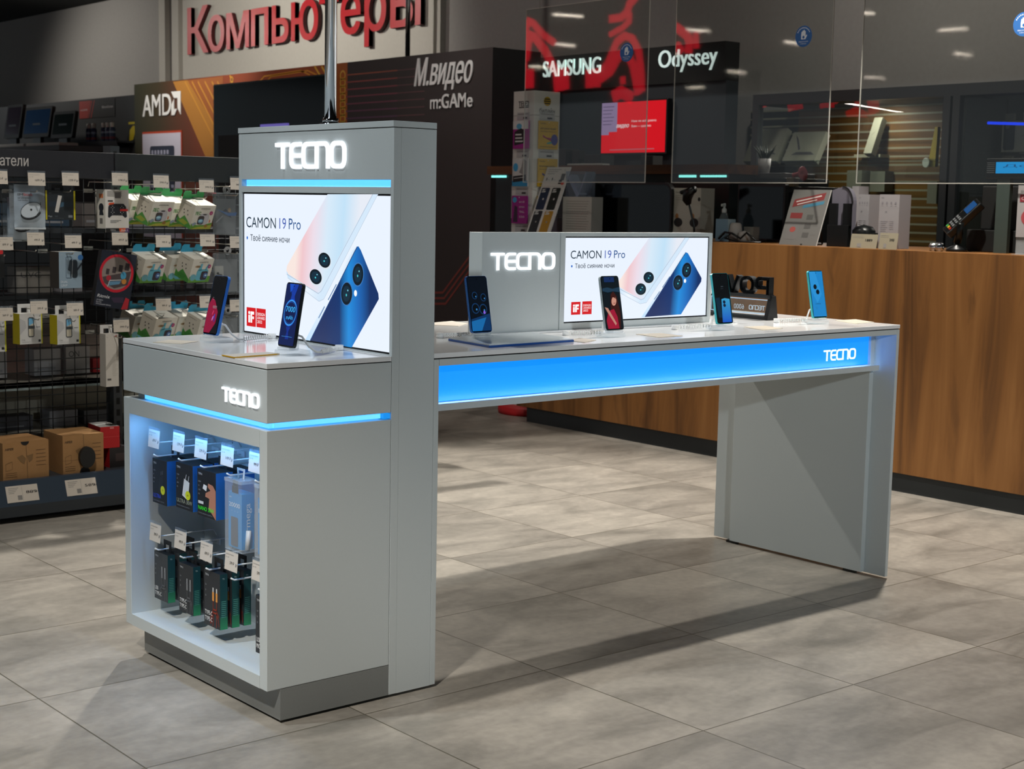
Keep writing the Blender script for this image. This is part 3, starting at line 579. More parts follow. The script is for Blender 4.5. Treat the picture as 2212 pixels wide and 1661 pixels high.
for (px, py, face, tilt, edge, art, lab, cab) in (
    (.15, .545, 'x', .235, ED_B, art_red, 'black screen with a crimson shape, farther phone on the tower counter', (-.05, .12, 'with the crimson shape')),
    (.148, .150, 'x', .175, ED_D, art_7000, 'deep blue screen reading 7000 mAh, nearer phone on the tower counter', (-.07, .1, 'reading 7000 mAh')),
    (.862, .252, 'y', .2, ED_B, art_lens, 'dark blue screen with camera lenses, phone nearest the tower on the table', (-.1, .02, 'with camera lenses on its screen')),
    (1.272, .126, 'y', .2, ED_S, art_girl, 'phone on the table showing a smiling woman in red', (-.12, .03, 'showing a woman in red')),
    (1.777, .140, 'y', .2, ED_T, art_dark, 'teal-edged phone with dark screen beside the right end of the light box', (-.16, .01, 'beside the light box end')),
    (2.288, .163, 'y', .2, ED_T, art_blue, 'phone with bright blue screen at the far right end of the table', (-.13, .02, 'with the bright blue screen'))):
    rz = R90 if face == 'x' else 0.
    phone('smartphone with '+lab if not lab.startswith(('phone', 'teal')) else lab, (px, py, .9205), rz, tilt, edge, art, cab)
    stand('clear block under the phone '+cab[2], (px, py, .9003), rz, cab)
# things lying on the table
P = [at(*c8, 'z', .903) for c8 in ((968.4, 733.9), (1056.3, 748.9), (1239.7, 736.2), (1145.7, 720.7))]; c = sum(P, V())/4
mt = thing('display_mat', 'clear sheet on a blue-edged board lying on the table near the tower', 'board', (c.x, c.y, .9003))
q = [(p.x-c.x, p.y-c.y) for p in P]; b = MB(); b.poly(mat('blue_board', '#1d4f9c', .35), q, FR((0, 0, 0), X, Y), 0, .0055); b.build('board', mt)
b = MB(); b.poly(mat('pale_sheet', '#cdd6dc', .15), [(x*.99, y*.99) for x, y in q], FR((0, 0, 0), X, Y), .0056, .0085); b.build('cover_sheet', mt)
c8 = lambda x, y: (920+x/2.127, 480+y/2.127)
flat_card('price_card', 'beige card lying on the table front left of the smiling woman phone', [c8(965, 515), c8(1070, 530), c8(1180, 523), c8(1080, 511)], .9003, M_BEIGE)
flat_card('price_card', 'beige card lying on the table in front of the dark-screen teal phone', [c8(1462, 482), c8(1545, 497), c8(1640, 489), c8(1560, 477)], .9003, M_BEIGE)
flat_card('price_card', 'beige card lying on the table at the right end beyond the blue-screen phone', [c8(1880, 452), c8(1970, 468), c8(2060, 460), c8(1975, 447)], .9003, M_BEIGE)
flat_card('price_card', 'small white card lying on the table beside the clear blue board', [c8(655, 545), c8(730, 553), c8(782, 542), c8(705, 533)], .9003, M_PAPER)
flat_card('price_card', 'white card lying on the table right behind the tower column', [c8(40, 462), c8(40, 474), c8(150, 478), c8(195, 466), c8(120, 455)], .9003, M_PAPER)
# letter sign standing on the table (seen from its back)
sg = thing('letter_sign', 'black sign of four cut-out letters above a lit glass strip, seen from behind', 'sign', (2.262, .51, .9003))
b = MB(); M_SIGN = mat('sign_black', '#15181b', .4)
for yy in (-.152, .152): b.poly(M_SIGN, [(-.028, 0), (.028, 0), (.014, .085), (-.006, .085)], FR((0, yy+.009, 0), X, Z), 0, .018)
b.box(M_SIGN, (-.024, -.152, 0), (.024, .152, .012)); b.box(M_SIGN, (-.01, -.152, .074), (.016, .152, .088), .001); b.build('bracket', sg)
b = MB(); fr = FR((.004, 0, 0), Y, Z)      # letters face the service desk
def LT(pts, x, closed=False): b.line(M_SIGN, [(x+p[0], .088+p[1]) for p in pts], .0125, fr, -.018, .008, closed)
LT([(.006, 0), (.006, .056), (.05, .056), (.056, .05), (.056, .03), (.05, .024), (.012, .024)], -.15)
LT(rrect(.006, .006, .06, .056, .02), -.08, True)
LT([(.004, .062), (.026, .006), (.034, .006), (.056, .062)], -.008); LT([(.006, 0), (.03, .058), (.038, .058), (.062, 0)], .07)
b.build('letters', sg)
b = MB(); b.rect(clear('sign_glass', '#e8eef0', .03, .04), -.14, .016, .14, .07, fr, -.002, .002); b.line(L('#cfe6ff', 1.1), [(-.138, .018), (.138, .018), (.138, .068), (-.138, .068)], .003, fr, .0025, closed=True)
logo(b, L('#dfe9f2', .9), fr, -.118, .03, .075, .017, .003, .001); b.text(L('#dfe9f2', .9), '6000', -.02, .03, .017, fr, d=.003); b.text(L('#dfe9f2', .9), 'mAh', .06, .03, .017, fr, d=.003); b.build('glass_strip', sg)
b = MB(); b.poly(M_WHITE, rrect(-.012, 0, .018, .06, .008), FR((0, 0, 0), X, Z), 0, .004); b.box(M_WHITE, (-.008, -.004, -.09), (.014, .012, 0)); o = b.build('label_holder'); put(o, (2.03, .45, .9905)); tag(o, 'small white plastic card holder standing behind the light box end', 'card holder')
# ================================================================== hooks and tags
def price_tag(b, fr, price, sleeve=True):
    """a paper price tag, fr spans its width and height"""
    b.box(M_PAPER, (0, 0, 0), (1, 1, .0008), fr=fr)
    if sleeve: b.rect(M_TAGCLR, -.02, .98, 1.02, 1.14, fr, .0012)
    b.text(M_INKG, 'Аксессуар для смартфона', .06, .8, .07, fr, w=.62, d=.001); b.text(M_INKG, 'арт. 400', .06, .64, .06, fr, w=.25, d=.001)
    b.text(M_INK, price, .4, .34, .15, fr, d=.001, w=.068*len(price), bold=.01)
    for (i, j) in ((0, 0), (1, 0), (2, 1), (0, 2), (1, 1), (2, 2), (0, 1)): b.rect(M_INKG, .84+.04*i, .28+.06*j, .88+.04*i, .34+.06*j, fr, .001)
def hook(label, p, price, length, face, wire, w=.066, h=.046, group='price-tagged hooks', double=False):
    """p is the middle of the tag; the prongs run back from it"""
    t = thing('display_hook', label, 'hook', p, R90 if face == 'x' else 0., group)
    b = MB(); b.tube(wire, [(0, length, -.05), (0, .012, -.05), (0, .002, -.044)], .0024, 6); b.build('prong', t)
    b = MB(); b.tube(wire, [(0, length, -.03), (0, length-.01, -.012), (0, .006, -.012)], .0019, 6); b.box(wire, (-.02, length-.002, -.056), (.02, length+.002, -.04)); b.build('tag_arm', t)
    b = MB(); price_tag(b, FR((-w/2, .002, -h/2), X*w, V((0, .004, h))), price); g = b.build('price_tag', t)
    return t
def carton(name, label, size, cols, art=None, group=None, cat='box', tab=None, lid=None, side=None):
    """size (w, d, h); origin at the middle of the top back edge; cols front, side, top"""
    w, d, h = size; o = None; b = MB(); f, s, t = cols
    x0, x1, y0, y1, z0, z1 = -w/2, w/2, -d, 0, -h, 0
    b.rect(f, 0, 0, 1, 1, FY(x0, y0, z0, w, h)); b.rect(s, 0, 0, 1, 1, FX(x0, y1, z0, d, h)); b.rect(s, 0, 0, 1, 1, FR((x1, y0, z0), Y*d, Z*h)); b.rect(t, 0, 0, 1, 1, FR((x0, y0, z1), X*w, Y*d))
    b.rect(s, 0, 0, 1, 1, FR((x0, y1, z0), X*w, -Y*d)); b.rect(f, 0, 0, 1, 1, FR((x1, y1, z0), -X*w, Z*h))
    if art: art(b, FY(x0, y0-.0002, z0, w, h))
    if side: side(b, FX(x0-.0002, y1, z0, d, h))
    if lid: lid(b, FR((x0, y0, z1+.0002), X*w, Y*d))
    o = b.build(name); tag(o, label, cat, group)
    if tab:
        c = MB(); m, hh, ww = tab
        if ww < .056: c.line(m, [(-ww*.36, 0), (-ww*.36, hh*.9), (ww*.36, hh*.9), (ww*.36, 0)], ww*.28, FY(0, -.001, 0), 0, .001)
        else: c.poly(m, [(-ww/2, 0), (ww/2, 0), (ww/2, hh*.7), (ww*.42, hh), (.018, hh), (.014, hh*.55), (-.014, hh*.55), (-.018, hh), (-ww*.42, hh), (-ww/2, hh*.7)], FY(0, -.001, 0), 0, .001)
        c.build('hang_tab', o)
    return o
BK, WH = K('#17191c'), K('#dcd9d2')
# ------------------------------------------------------------------ shelf inside the tower
bk = .2295; xt = .032
tops = [((330, 948), '699 ₽', 'nearest the left wall in the tower shelf top row'), ((383, 956), '1599 ₽', 'over the white charger box in the tower shelf'),
        ((431, 970), '1299 ₽', 'over the box with a hand in the tower shelf'), ((488, 986), '1499 ₽', 'over the blue 20000 power bank in the tower shelf'), ((549, 1000), '999 ₽', 'at the right end of the tower shelf top row'),
        ((333, 1151), '399 ₽', 'over the grey cable box in the tower shelf'), ((387, 1167), '499 ₽', 'second from the left in the tower shelf bottom row'),
        ((443, 1192), '699 ₽', 'over the orange cable box in the tower shelf'), ((497, 1213), '599 ₽', 'below the blue 20000 power bank in the tower shelf'), ((556, 1235), '599 ₽', 'over the micro cable box in the tower shelf')]
HP = []
for (px, pr, lab) in tops:
    p = at(px[0], px[1], 'x', xt); HP.append(p); hook('price %s hook %s' % (pr.replace(' ₽', ''), lab), p, pr, bk-xt-.003, 'x', M_WHITEW, .064, .05, 'hooks in the tower shelf')
BLU = K('#1c62a8'); NVY = K('#0e1a26')
def tfn(title, col, kind):
    def f(b, q):
        b.text(K('#c8ccd0'), 'TFN', .07, .88, .045, q, w=.2, d=.0005, bold=.02)
        for k, s in enumerate(('ULTRA', '3A', 'USB-C', 'PPS')): b.text(K('#a9adb2'), s, .07, .72-.09*k, .03, q, d=.0005)
        if kind == 'dark': b.poly(K('#23282e'), [(.42, .3), (.7, .36), (.74, .66), (.5, .6)], q, .0005); b.line(K('#8b9096'), [(.6, .66), (.62, .75)], .015, q, .0007); b.line(K('#8b9096'), [(.7, .68), (.72, .77)], .015, q, .0007)
        if kind == 'white': b.poly(K('#d5d7d6'), [(.38, .3), (.72, .22), (.82, .62), (.5, .68)], q, .0005); b.line(K('#c9cbca'), [(.58, .66), (.64, .78)], .025, q, .0007); b.line(K('#c9cbca'), [(.74, .64), (.79, .76)], .025, q, .0007)
        if kind in ('dark', 'white'): b.disc(K('#d3d820'), .72, .33, .15, .1, q, .0008, n=18); b.text(K('#6b6f10'), '20W' if kind == 'dark' else '30W', .72, .31, .04, q, d=.001, al='c')
        if kind == 'hand':
            b.poly(K('#b97d62'), [(.62, .2), (1, .0), (1, .62), (.85, .72), (.6, .74), (.58, .66), (.72, .6), (.46, .52), (.44, .44), (.66, .42)], q, .0005); b.poly(K('#e8e8e6'), [(.3, .6), (.5, .56), (.54, .68), (.36, .7)], q, .0007)
            b.rect(K('#d8d8d4'), .06, .26, .34, .32, q, .0007)
        b.text(K(col), title, .06, .13, .085, q, w=min(.9, .105*len(title)), d=.0006, bold=.02); b.text(K('#8a8e94'), 'Сетевое зарядное устройство', .06, .05, .025, q, w=.75, d=.0006)
    return f
def tower_box(i, label, size, art, cols, dx=.02, dz=.06, name='charger_box', tab=None, n=1, cat='box', gap=.006):
    p = HP[i]
    o = carton(name, label, size, cols, art, 'packs in the tower shelf', cat, tab=tab)
    put(o, (p.x+dx+size[1], p.y, p.z-dz), rz=R90); return o
DK = (K('#191c20'), BLU, K('#0f1215'))
TB = (BK, .03, .045)
tower_box(0, 'dark charger box with ULTRA in blue at the left of the tower shelf top row', (.085, .05, .125), tfn('ULTRA', '#3553e0', 'dark'), DK, tab=TB)
tower_box(1, 'black charger box showing a white charger, ULTRA 30W, in the tower shelf', (.095, .06, .125), tfn('ULTRA 30W', '#9aa08a', 'white'), DK, tab=TB)
tower_box(2, 'black charger box with a hand and green NANO 30W in the tower shelf', (.1, .05, .125), tfn('NANO 30W', '#35f02a', 'hand'), DK, tab=TB)
for k in (0, 1, 2):
    p = HP[k]; o = carton('charger_box', ('second dark charger box hidden behind the ULTRA one', 'second black charger box behind the ULTRA 30W one', 'second black charger box behind the one with a hand')[k], (.085+.007*k, .05, .125), DK, None, 'packs in the tower shelf'); put(o, (p.x+.02+.06+.056, p.y, p.z-.058), rz=R90)
def art_cable(lines, orange, wcol='#c9ccce'):
    def f(b, q):
        b.text(K('#c8ccd0'), 'TFN', .08, .9, .035, q, w=.22, d=.0005, bold=.02)
        for k, s in enumerate(('1.2м', '3A', 'QC')): b.text(K('#a9adb2'), s, .08, .72-.1*k, .03, q, d=.0005)
        c = K(wcol); cc = K('#8e2f1c' if orange else '#5b5d60')
        for x in (.58, .8):
            b.rect(c, x-.055, .48, x+.055, .64, q, .0006); b.rect(K('#d8d8d6' if orange else '#9c9ea0'), x-.035, .64, x+.035, .72, q, .0006); b.line(cc, [(x, .48), (x, .1), (x-.02, .02)], .03, q, .0006)
        b.line(cc, [(.45, .05), (.5, .18), (.62, .27), (.78, .27), (.9, .18), (.95, .05)], .03, q, .0006); b.line(cc, [(.4, .05), (.46, .24), (.62, .33), (.78, .33), (.93, .22)], .03, q, .0006)
        for k, s in enumerate(lines): b.text(K('#e8eaea'), s, .06, .2-.11*k, .075, q, d=.0008, w=.105*len(s)*.75, bold=.02)
    return f
GRN = ramp_uv('cable_box_side', [(0, '#2a8a5e'), (.22, '#216b50'), (.24, '#134a48'), (1, '#0f3a40')], 0, .5, axis=1)
def gside(b, q):
    b.poly(GRN, [(0, 0), (1, 0), (1, 1), (0, 1)], q, .0003, uvs=[(0, 0), (1, 0), (1, 1), (0, 1)]); b.text(K('#b9ccc8'), 'TFN', .3, .9, .03, q, w=.3, d=.0006)
    for k in range(9): b.rect(K('#4c8f82'), .15, .5-.035*k, .8, .515-.035*k, q, .0006)
CB = (K('#2c2e31'), K('#123f40'), K('#101314'))
def cable_stack(i, lab, lines, orange, n, w=.075, h=.15, dz=.055, col='#2c2e31'):
    p = HP[i]
    for k in range(n):
        b_ = carton('cable_box', ('%s cable box, front of its row in the tower shelf' % lab) if k == 0 else '%s cable box, %s from the front of its row' % (lab, ('', 'second', 'third', 'fourth')[k]), (w, .022, h), (K(col), K('#123f40'), K('#101314')), art_cable(lines, orange, '#e39a4a' if orange else '#7d7f82'), 'packs in the tower shelf', tab=TB)
        c = MB(); gside(c, FR((w/2+.0003, -.022, -h), Y*.022, Z*h)); c.build('printed_side', b_)
        put(b_, (p.x+.02+.022+k*.036, p.y+.001*k, p.z-dz), rz=R90, ry=0)
cable_stack(5, 'grey USB TYPE-C', ('USB', 'TYPE-C'), False, 3, .08, .135, .06, '#3d4043'); cable_stack(6, 'black TYPE-C', ('TYPE-C', 'TYPE-C'), False, 2, .08, .135, .07); cable_stack(7, 'black TYPE-C with orange plugs', ('TYPE-C', 'TYPE-C'), True, 3, .085, .15, .056); cable_stack(9, 'black USB MICRO', ('USB', 'MICRO'), False, 2, .085, .15, .07)
# blue power banks in clear boxes
def power_bank(i, lab, num, dx):
    p = HP[i]; w, d, h = .085, .05, .2
    t = thing('power_bank_pack', lab, 'power bank', (p.x+dx, p.y, p.z-.05), R90, 'packs in the tower shelf')
    b = MB(); b.box(M_CLEAR, (-w/2, 0, -h), (w/2, d, -.012), .001); b.box(M_CLEAR, (-w/2-.001, -.001, -.02), (w/2+.001, d+.001, -.011)); b.build('clear_box', t)
    b = MB(); b.line(M_WHITE, [(-.012, -.012), (-.016, .012), (.016, .012), (.012, -.012)], .006, FY(0, d*.5, 0), 0, .002); b.build('hang_tab', t)
    b = MB(); x0, z0, ww, hh = -w/2+.008, -h+.008, w-.016, h-.055; q = FY(x0, .006, z0, ww, hh); B_ = K('#2793cf')
    b.box(B_, (x0, .0062, z0), (x0+ww, d-.008, z0+hh)); b.rect(K('#191b1d'), .3, 1.0, .75, 1.12, q, .0, .001)
    b.text(K('#dfeaf0'), 'carmega', .1, .9, .03, q, d=.0005); b.text(K('#e8f0f2'), num, .07, .74, .075, q, w=.8, d=.0005, bold=.015)
    for x in (.25, .47, .68): b.text(K('#bfe0f0'), 'mAh', x, .66, .018, q, d=.0005)
    b.poly(K('#55575b'), rrect(.2, .03, .72, .56, .06, ry=.03), q, .0005); b.text(K('#dfeaf2'), 'carmega', 0, 0, .3, FR((x0+ww+.0003, .016, z0+.012), Z*.1, -Y*.03) if 0 else FR((x0+ww+.0005, .03, z0+.02), Z*.1, -Y*.05), w=1.0, d=.0, bold=.01)
    b.build('card_insert', t)
    b = MB(); b.tube(M_WHITE, [(x0+ww+.003, .02, z0+.0), (x0+ww+.003, .024, z0+.05)], .007, 8); b.build('cable', t)
power_bank(3, 'blue power bank marked 20000 in a clear box in the tower shelf', '20000', .02); power_bank(4, 'blue power bank in a clear box half hidden by the tower shelf right frame', '10000', .025)
t_ = HP[3]; 
# ================================================================== the accessory shelving (gondola)
GY0, GYM = 2.6, 2.9
gx0, gxs, gx1 = -1.1, .9, 2.35
go = thing('shelving_unit', 'long charcoal accessory shelving with wire grid and hooks behind the tower', 'shelving', (.6, 2.75, 0)); og = go.location
M_RAIL = mat('price_rail', '#33404f', .35)
b = MB(); b.box(M_STEEL, (gx0, GY0+.02, .03), (gx1, 3.5, .066)); b.poly(M_STEEL, [(GY0+.02, .02), (GY0, .024), (GY0, .068), (GY0+.02, .1)], FR((gx0, 0, 0), Y, Z), 0, gx1-gx0); b.box(M_STEEL, (gx0, GY0+.04, .066), (gx1, 3.5, .155)); b.box(M_BLACKM, (gx0, GY0+.09, 0), (gx1, 3.45, .03)); b.build('base_shelf', go, og)
b = MB(); b.poly(M_RAIL, [(GY0, .068), (GY0+.012, .064), (GY0+.05, .156), (GY0+.05, .165), (GY0+.034, .163)], FR((gx0, 0, 0), Y, Z), 0, gx1-gx0); b.build('price_rail', go, og)
for (x0, x1, m) in ((gx0, .852, M_HEAD), (.858, gx1, M_HEAD2)):
    b = MB(); b.box(m, (x0, GY0+.012, 1.357), (x1, GY0+.05, 1.462), .002); hb = b.build('header_board', go, og)
    if x0 < 0: c = MB(); p = at(0, 357, 'y', GY0+.011); c.text(K('#b9b6b4'), 'атели', p.x, p.z-.0, .038, FY(0, GY0+.012, 0), w=at(64, 357, 'y', GY0).x-p.x, d=.0005, bold=.012); c.build('lettering', hb, V((0, 0, 0))).location = -og
def grid(x0, x1, z0, z1, name, m=M_WIRE, y=GYM, s=.05, r=.0021):
    b = MB(); n = int((x1-x0)/s)
    for i in range(n+1): b.tube(m, [(x0+i*s, y, z0), (x0+i*s, y, z1)], r, 5)
    k = int((z1-z0)/s)
    for i in range(k+1): b.tube(m, [(x0, y-.004, z0+i*s), (x1, y-.004, z0+i*s)], r, 5)
    return b.build(name, go, og)
grid(gx0, .96, .26, 1.36, 'wire_grid'); grid(1.02, gx1, .26, 1.36, 'wire_grid')
for x in (gx0-.03, .968, gx1):
    b = MB(); b.box(M_STEEL, (x, GYM-.012, .066), (x+.04, GYM+.06, 1.5))
    for k in range(28): b.rect(M_GAP, .012, .1+k*.05, .028, .128+k*.05, FY(x, GYM-.0125, 0))
    b.build('upright_post', go, og)
# goods rail far side: back-to-back shelves seen through the grid
for z in (.28, .5, .87, 1.15):
    b = MB(); b.box(M_STEEL if z > .6 else K('#8f8b82'), (gx0, 3.02, z-.02), (gx1, 3.42, z)); b.build('rear_shelf', go, og)
b = MB(); b.box(K('#a8a392'), (gx0, 3.4, .06), (gx1, 3.42, .47)); b.box(K('#9fb0b2'), (gx0, 3.02, .47), (gx1, 3.05, .5)); b.build('rear_panel', go, og)
# price tags slid into the rail
for (u0, v0, u1, v1, pr, lab) in ((17, 1050, 86, 1090, '889', 'in front of the left brown box'), (146, 1035, 212, 1075, '589', 'in front of the brown box with the black disc')):
    a, c = at(u0, (v0+v1)/2, 'y', GY0), at(u1, (v0+v1)/2, 'y', GY0); w = c.x-a.x
    b = MB(); fr = FR((0, 0, 0), X*w, V((0, .024, .062))); b.box(M_PAPER, (0, 0, 0), (1, 1, .001), fr=fr); b.line(M_INKG, [(.5, .05), (.5, .95)], .006, fr, .0014); b.text(M_INK, pr, .62, .48, .16, fr, d=.0014, bold=.01); b.text(M_INK, '₽', .92, .48, .1, fr, d=.0014)
    for k in range(4): b.rect(M_INKG, .08, .84-.1*k, .4-.05*k, .87-.1*k, fr, .0014)
    b.rect(M_INKG, .34, .12, .48, .4, fr, .0014); o = b.build('shelf_price_tag'); o.location = (a.x, GY0+.004, .082); tag(o, 'white shelf price tag reading %s %s' % (pr, lab), 'price tag', 'tags in the price rail')
# hooks of the grid
GT = [((-2, 383), '990 ₽', 'cut by the left edge in the top row'), ((80, 387), '1699 ₽', 'above the silver bag in the top row'), ((153, 387), '1299 ₽', 'above the black box with yellow edges'), ((260, 387), '1790 ₽', 'above the white gamepad boxes'), ((349, 392), '3990 ₽', 'above the left green and white boxes'), ((447, 402), '3990 ₽', 'above the right green and white boxes'), ((514, 397), '990 ₽', 'beside the tower in the top row'),
  ((10, 526), '899 ₽', 'cut by the left edge in the middle row'), ((78, 516), '499 ₽', 'above the empty hook in the middle row'), ((159, 522), '499 ₽', 'above the grey phone holder box'), ((260, 516), '499 ₽', 'above the tilted red and navy box'), ((354, 521), '999 ₽', 'above the left blue-tabbed box in the middle row'), ((449, 519), '999 ₽', 'above the right blue-tabbed boxes in the middle row'), ((513, 523), '1290 ₽', 'beside the tower in the middle row'),
  ((10, 679), '569 ₽', 'above the yellow box cut by the left edge'), ((85, 664), '399 ₽', 'above the left of two full white and yellow boxes'), ((163, 668), '589 ₽', 'above the right white and yellow box'), ((354, 658), '999 ₽', 'above the left blue-tabbed boxes in the lower row'), ((448, 652), '999 ₽', 'behind the upper end of the tower phone'), ((513, 660), '899 ₽', 'beside the tower in the lower row'), ((263, 704), '3999 ₽', 'above the long white pack')]
GP = []
for (px, pr, lab) in GT:
    p = at(px[0], px[1], 'y', GY0-.012); GP.append(p); hook('wire hook with price tag ' + lab, p, pr, GYM-GY0+.004, 'y', M_HOOK, .069, .05, 'hooks on the wire grid')
YF = 2.66
def hang(u0, v0, u1, v1, y=YF): a, c = at(u0, v0, 'y', y), at(u1, v1, 'y', y); return (a.x+c.x)/2, a.z, c.x-a.x, a.z-c.z
PKG = 'packs on the wire grid'
# silver bags
def art_bag(b, q):
    b.text(K('#26262a'), 'IM', .08, .72, .055, q, w=.17, d=.002, bold=.02); b.text(K('#a3222b'), 'Stick', .26, .72, .055, q, w=.3, d=.002, bold=.02)
    for k, s in enumerate(('car play gamers', 'heat buddy')): b.text(K('#3a3f45'), s, .08, .655-.045*k, .03, q, w=.42-.1*k, d=.002)
    P = [(.5+.33*math.cos(t*math.pi/16), .4+.17*math.sin(t*math.pi/16)+.05*math.cos(t*math.pi/16)) for t in range(32)]
    b.poly(K('#c3ced8'), P, q, .0016); b.line(K('#20262c'), P, .012, q, .002, closed=True); b.disc(K('#15181a'), .5, .41, .035, .025, q, .0024, n=10)
    b.line(K('#15181a'), [(p[0], p[1]-.03) for p in P[17:31]], .03, q, .0018); b.line(K('#15181a'), [(.8, .58), (.81, .48), (.76, .36), (.62, .24)], .018, q, .0022)
M_BAG = mat('silver_bag', '#b9c6d2', .25, .55); M_FOIL = clear('foil_edge', '#e4ebf0', .1, .25, '#c9d4de')
def bag(label, x, z, w, h, y):
    b = MB(); n, k = 8, 10; vs = []; fs = []
    for sgn in (-1, 1):
        for j in range(k+1):
            for i in range(n+1):
                u, v = i/n, j/k; f = math.sin(math.pi*u)*math.sin(math.pi*min(1, v*1.02)); vs.append(V((x-w/2+w*u, y+sgn*(.001+.011*f)+.002*math.sin(9*u+5*v), z-h+h*v)))
    m_ = (n+1)*(k+1)
    for s_ in (0, 1):
        for j in range(k):
            for i in range(n): a = s_*m_+j*(n+1)+i; fs.append((a, a+1, a+n+2, a+n+1) if s_ == 0 else (a+1, a, a+n+1, a+n+2))
    b.add(M_BAG, vs, fs, True); b.rect(M_FOIL, x-w/2-.018, z-h+.004, x-w/2+.004, z-.004, FY(0, y, 0), 0); b.rect(K('#c9d2d8'), x-w/2, z-h-.001, x+w/2, z-h+.006, FY(0, y-.004, 0), 0, .001)
    art_bag(b, FY(x-w/2, y-.0135, z-h+.005, w, h)); o = b.build('accessory_bag'); tag(o, label, 'bag', PKG)
x, z, w, h = hang(29, 398, 98, 495); bag('silver bag with a coiled cable drawn on it, front one', x, z, w, h, YF); bag('silver bag behind and below the front silver bag', x-.0, z-.05, w, h, YF+.07)
def art_mag(b, q):
    b.rect(K('#c9bd12'), 0, 0, .045, 1, q, .0004); b.rect(K('#c9bd12'), .945, 0, 1, 1, q, .0004); b.text(K('#7d868c'), 'deppa', .1, .9, .03, q, d=.0005)
    b.poly(K('#c6c4bf'), [(.3, .27), (.42, .25), (.55, .82), (.42, .84)], q, .0008); b.poly(K('#35556b'), [(.47, .42), (.6, .46), (.62, .6), (.53, .6)], q, .0006); b.rect(K('#1c2a36'), .1, .45, .9, .62, q, .0004)
    b.text(K('#aab2b8'), 'Mage', .08, .1, .045, q, d=.0006); b.text(K('#5d666c'), 'Safe', .3, .1, .045, q, d=.0006); b.rect(K('#777d82'), .76, .08, .9, .16, q, .0006); b.line(K('#4a5258'), [(.08, .05), (.6, .05)], .012, q, .0006)
def pack(name, label, u0, v0, u1, v1, d, cols, art=None, y=YF, tilt=0., yaw=0., roll=0., tab=None, cat='box', lid=None, side=None, group=PKG, dx=0, dz=0):
    x, z, w, h = hang(u0, v0, u1, v1, y); o = carton(name, label, (w, d, h), cols, art, group, cat, tab, lid, side)
    put(o, (x+dx, y+d, z+dz), rx=tilt, ry=roll, rz=yaw); return o
pack('accessory_box', 'flat black accessory box with bright yellow side stripes', 98, 411, 163, 475, .03, (K('#1d252b'), K('#14181b'), K('#22272a')), art_mag, tab=(BK, .02, .05))
def art_pad(b, q):
    b.rect(K('#1a1c1e'), 0, 0, 1, .1, q, .0004); b.poly(K('#d9572c'), [(.6, 0), (1, 0), (1, .1), (.57, .1)], q, .0006); b.poly(K('#4d2a66'), [(.8, 0), (1, 0), (1, .1), (.86, .1)], q, .0008); b.text(K('#f1e6e0'), 'DUAL 2', .66, .03, .04, q, w=.28, d=.001, bold=.02)
    b.text(K('#c9c9c9'), 'ГЕЙМПАД', .2, .04, .03, q, d=.0006)
    b.rect(K('#a9a6a2'), .08, .84, .7, .97, q, .0004); b.rect(K('#6d6a6a'), .4, .8, .66, .95, q, .0006)
    b.poly(K('#20242c'), [(.1, .36), (.16, .34), (.28, .4), (.72, .4), (.84, .34), (.92, .37), (.88, .6), (.78, .67), (.2, .67), (.12, .6)], q, .0006)
    for x_, y_ in ((.3, .58), (.3, .47), (.7, .58), (.7, .47)):
        for k in range(4): b.disc(K('#c9ccd0'), x_+.06*math.cos(k*math.pi/2), y_+.035*math.sin(k*math.pi/2), .014, .01, q, .001, n=8)
    b.poly(K('#d6532c'), [(.12, .64), (.34, .66), (.38, .7), (.15, .69)], q, .001); b.rect(K('#c9302c'), .62, .5, .96, .55, q, .0012); b.rect(K('#22262a'), .1, .72, .32, .75, q, .001)
    for k in range(3): b.line(K('#55575b'), [(.2, .28-.025*k), (.66-.1*k, .28-.025*k)], .008, q, .0006)
def side_pad(b, q):
    b.rect(K('#1a1c1e'), 0, 0, 1, .09, q, .0004); b.disc(K('#20242c'), .5, .58, .3, .1, q, .0004, n=16); b.poly(K('#20242c'), [(.25, .4), (.8, .4), (.7, .5), (.3, .5)], q, .0004); b.rect(K('#cc7748'), .25, .8, .75, .9, q, .0004); b.rect(K('#6d6a66'), .3, .2, .65, .33, q, .0004)
cb = K('#d2cec4'); cf = K('#dcd9d4')
for k, lab in enumerate(('front white gamepad box with a dark controller printed on it', 'white gamepad box right behind the front gamepad box', 'white gamepad box at the back of the gamepad boxes')):
    pack('gamepad_box', lab, 218, 409, 277, 502, .052, (cf, cb, WH), art_pad, y=YF-.01+.075*k, side=side_pad, yaw=.22, group='gamepad boxes', dx=-.004*k)
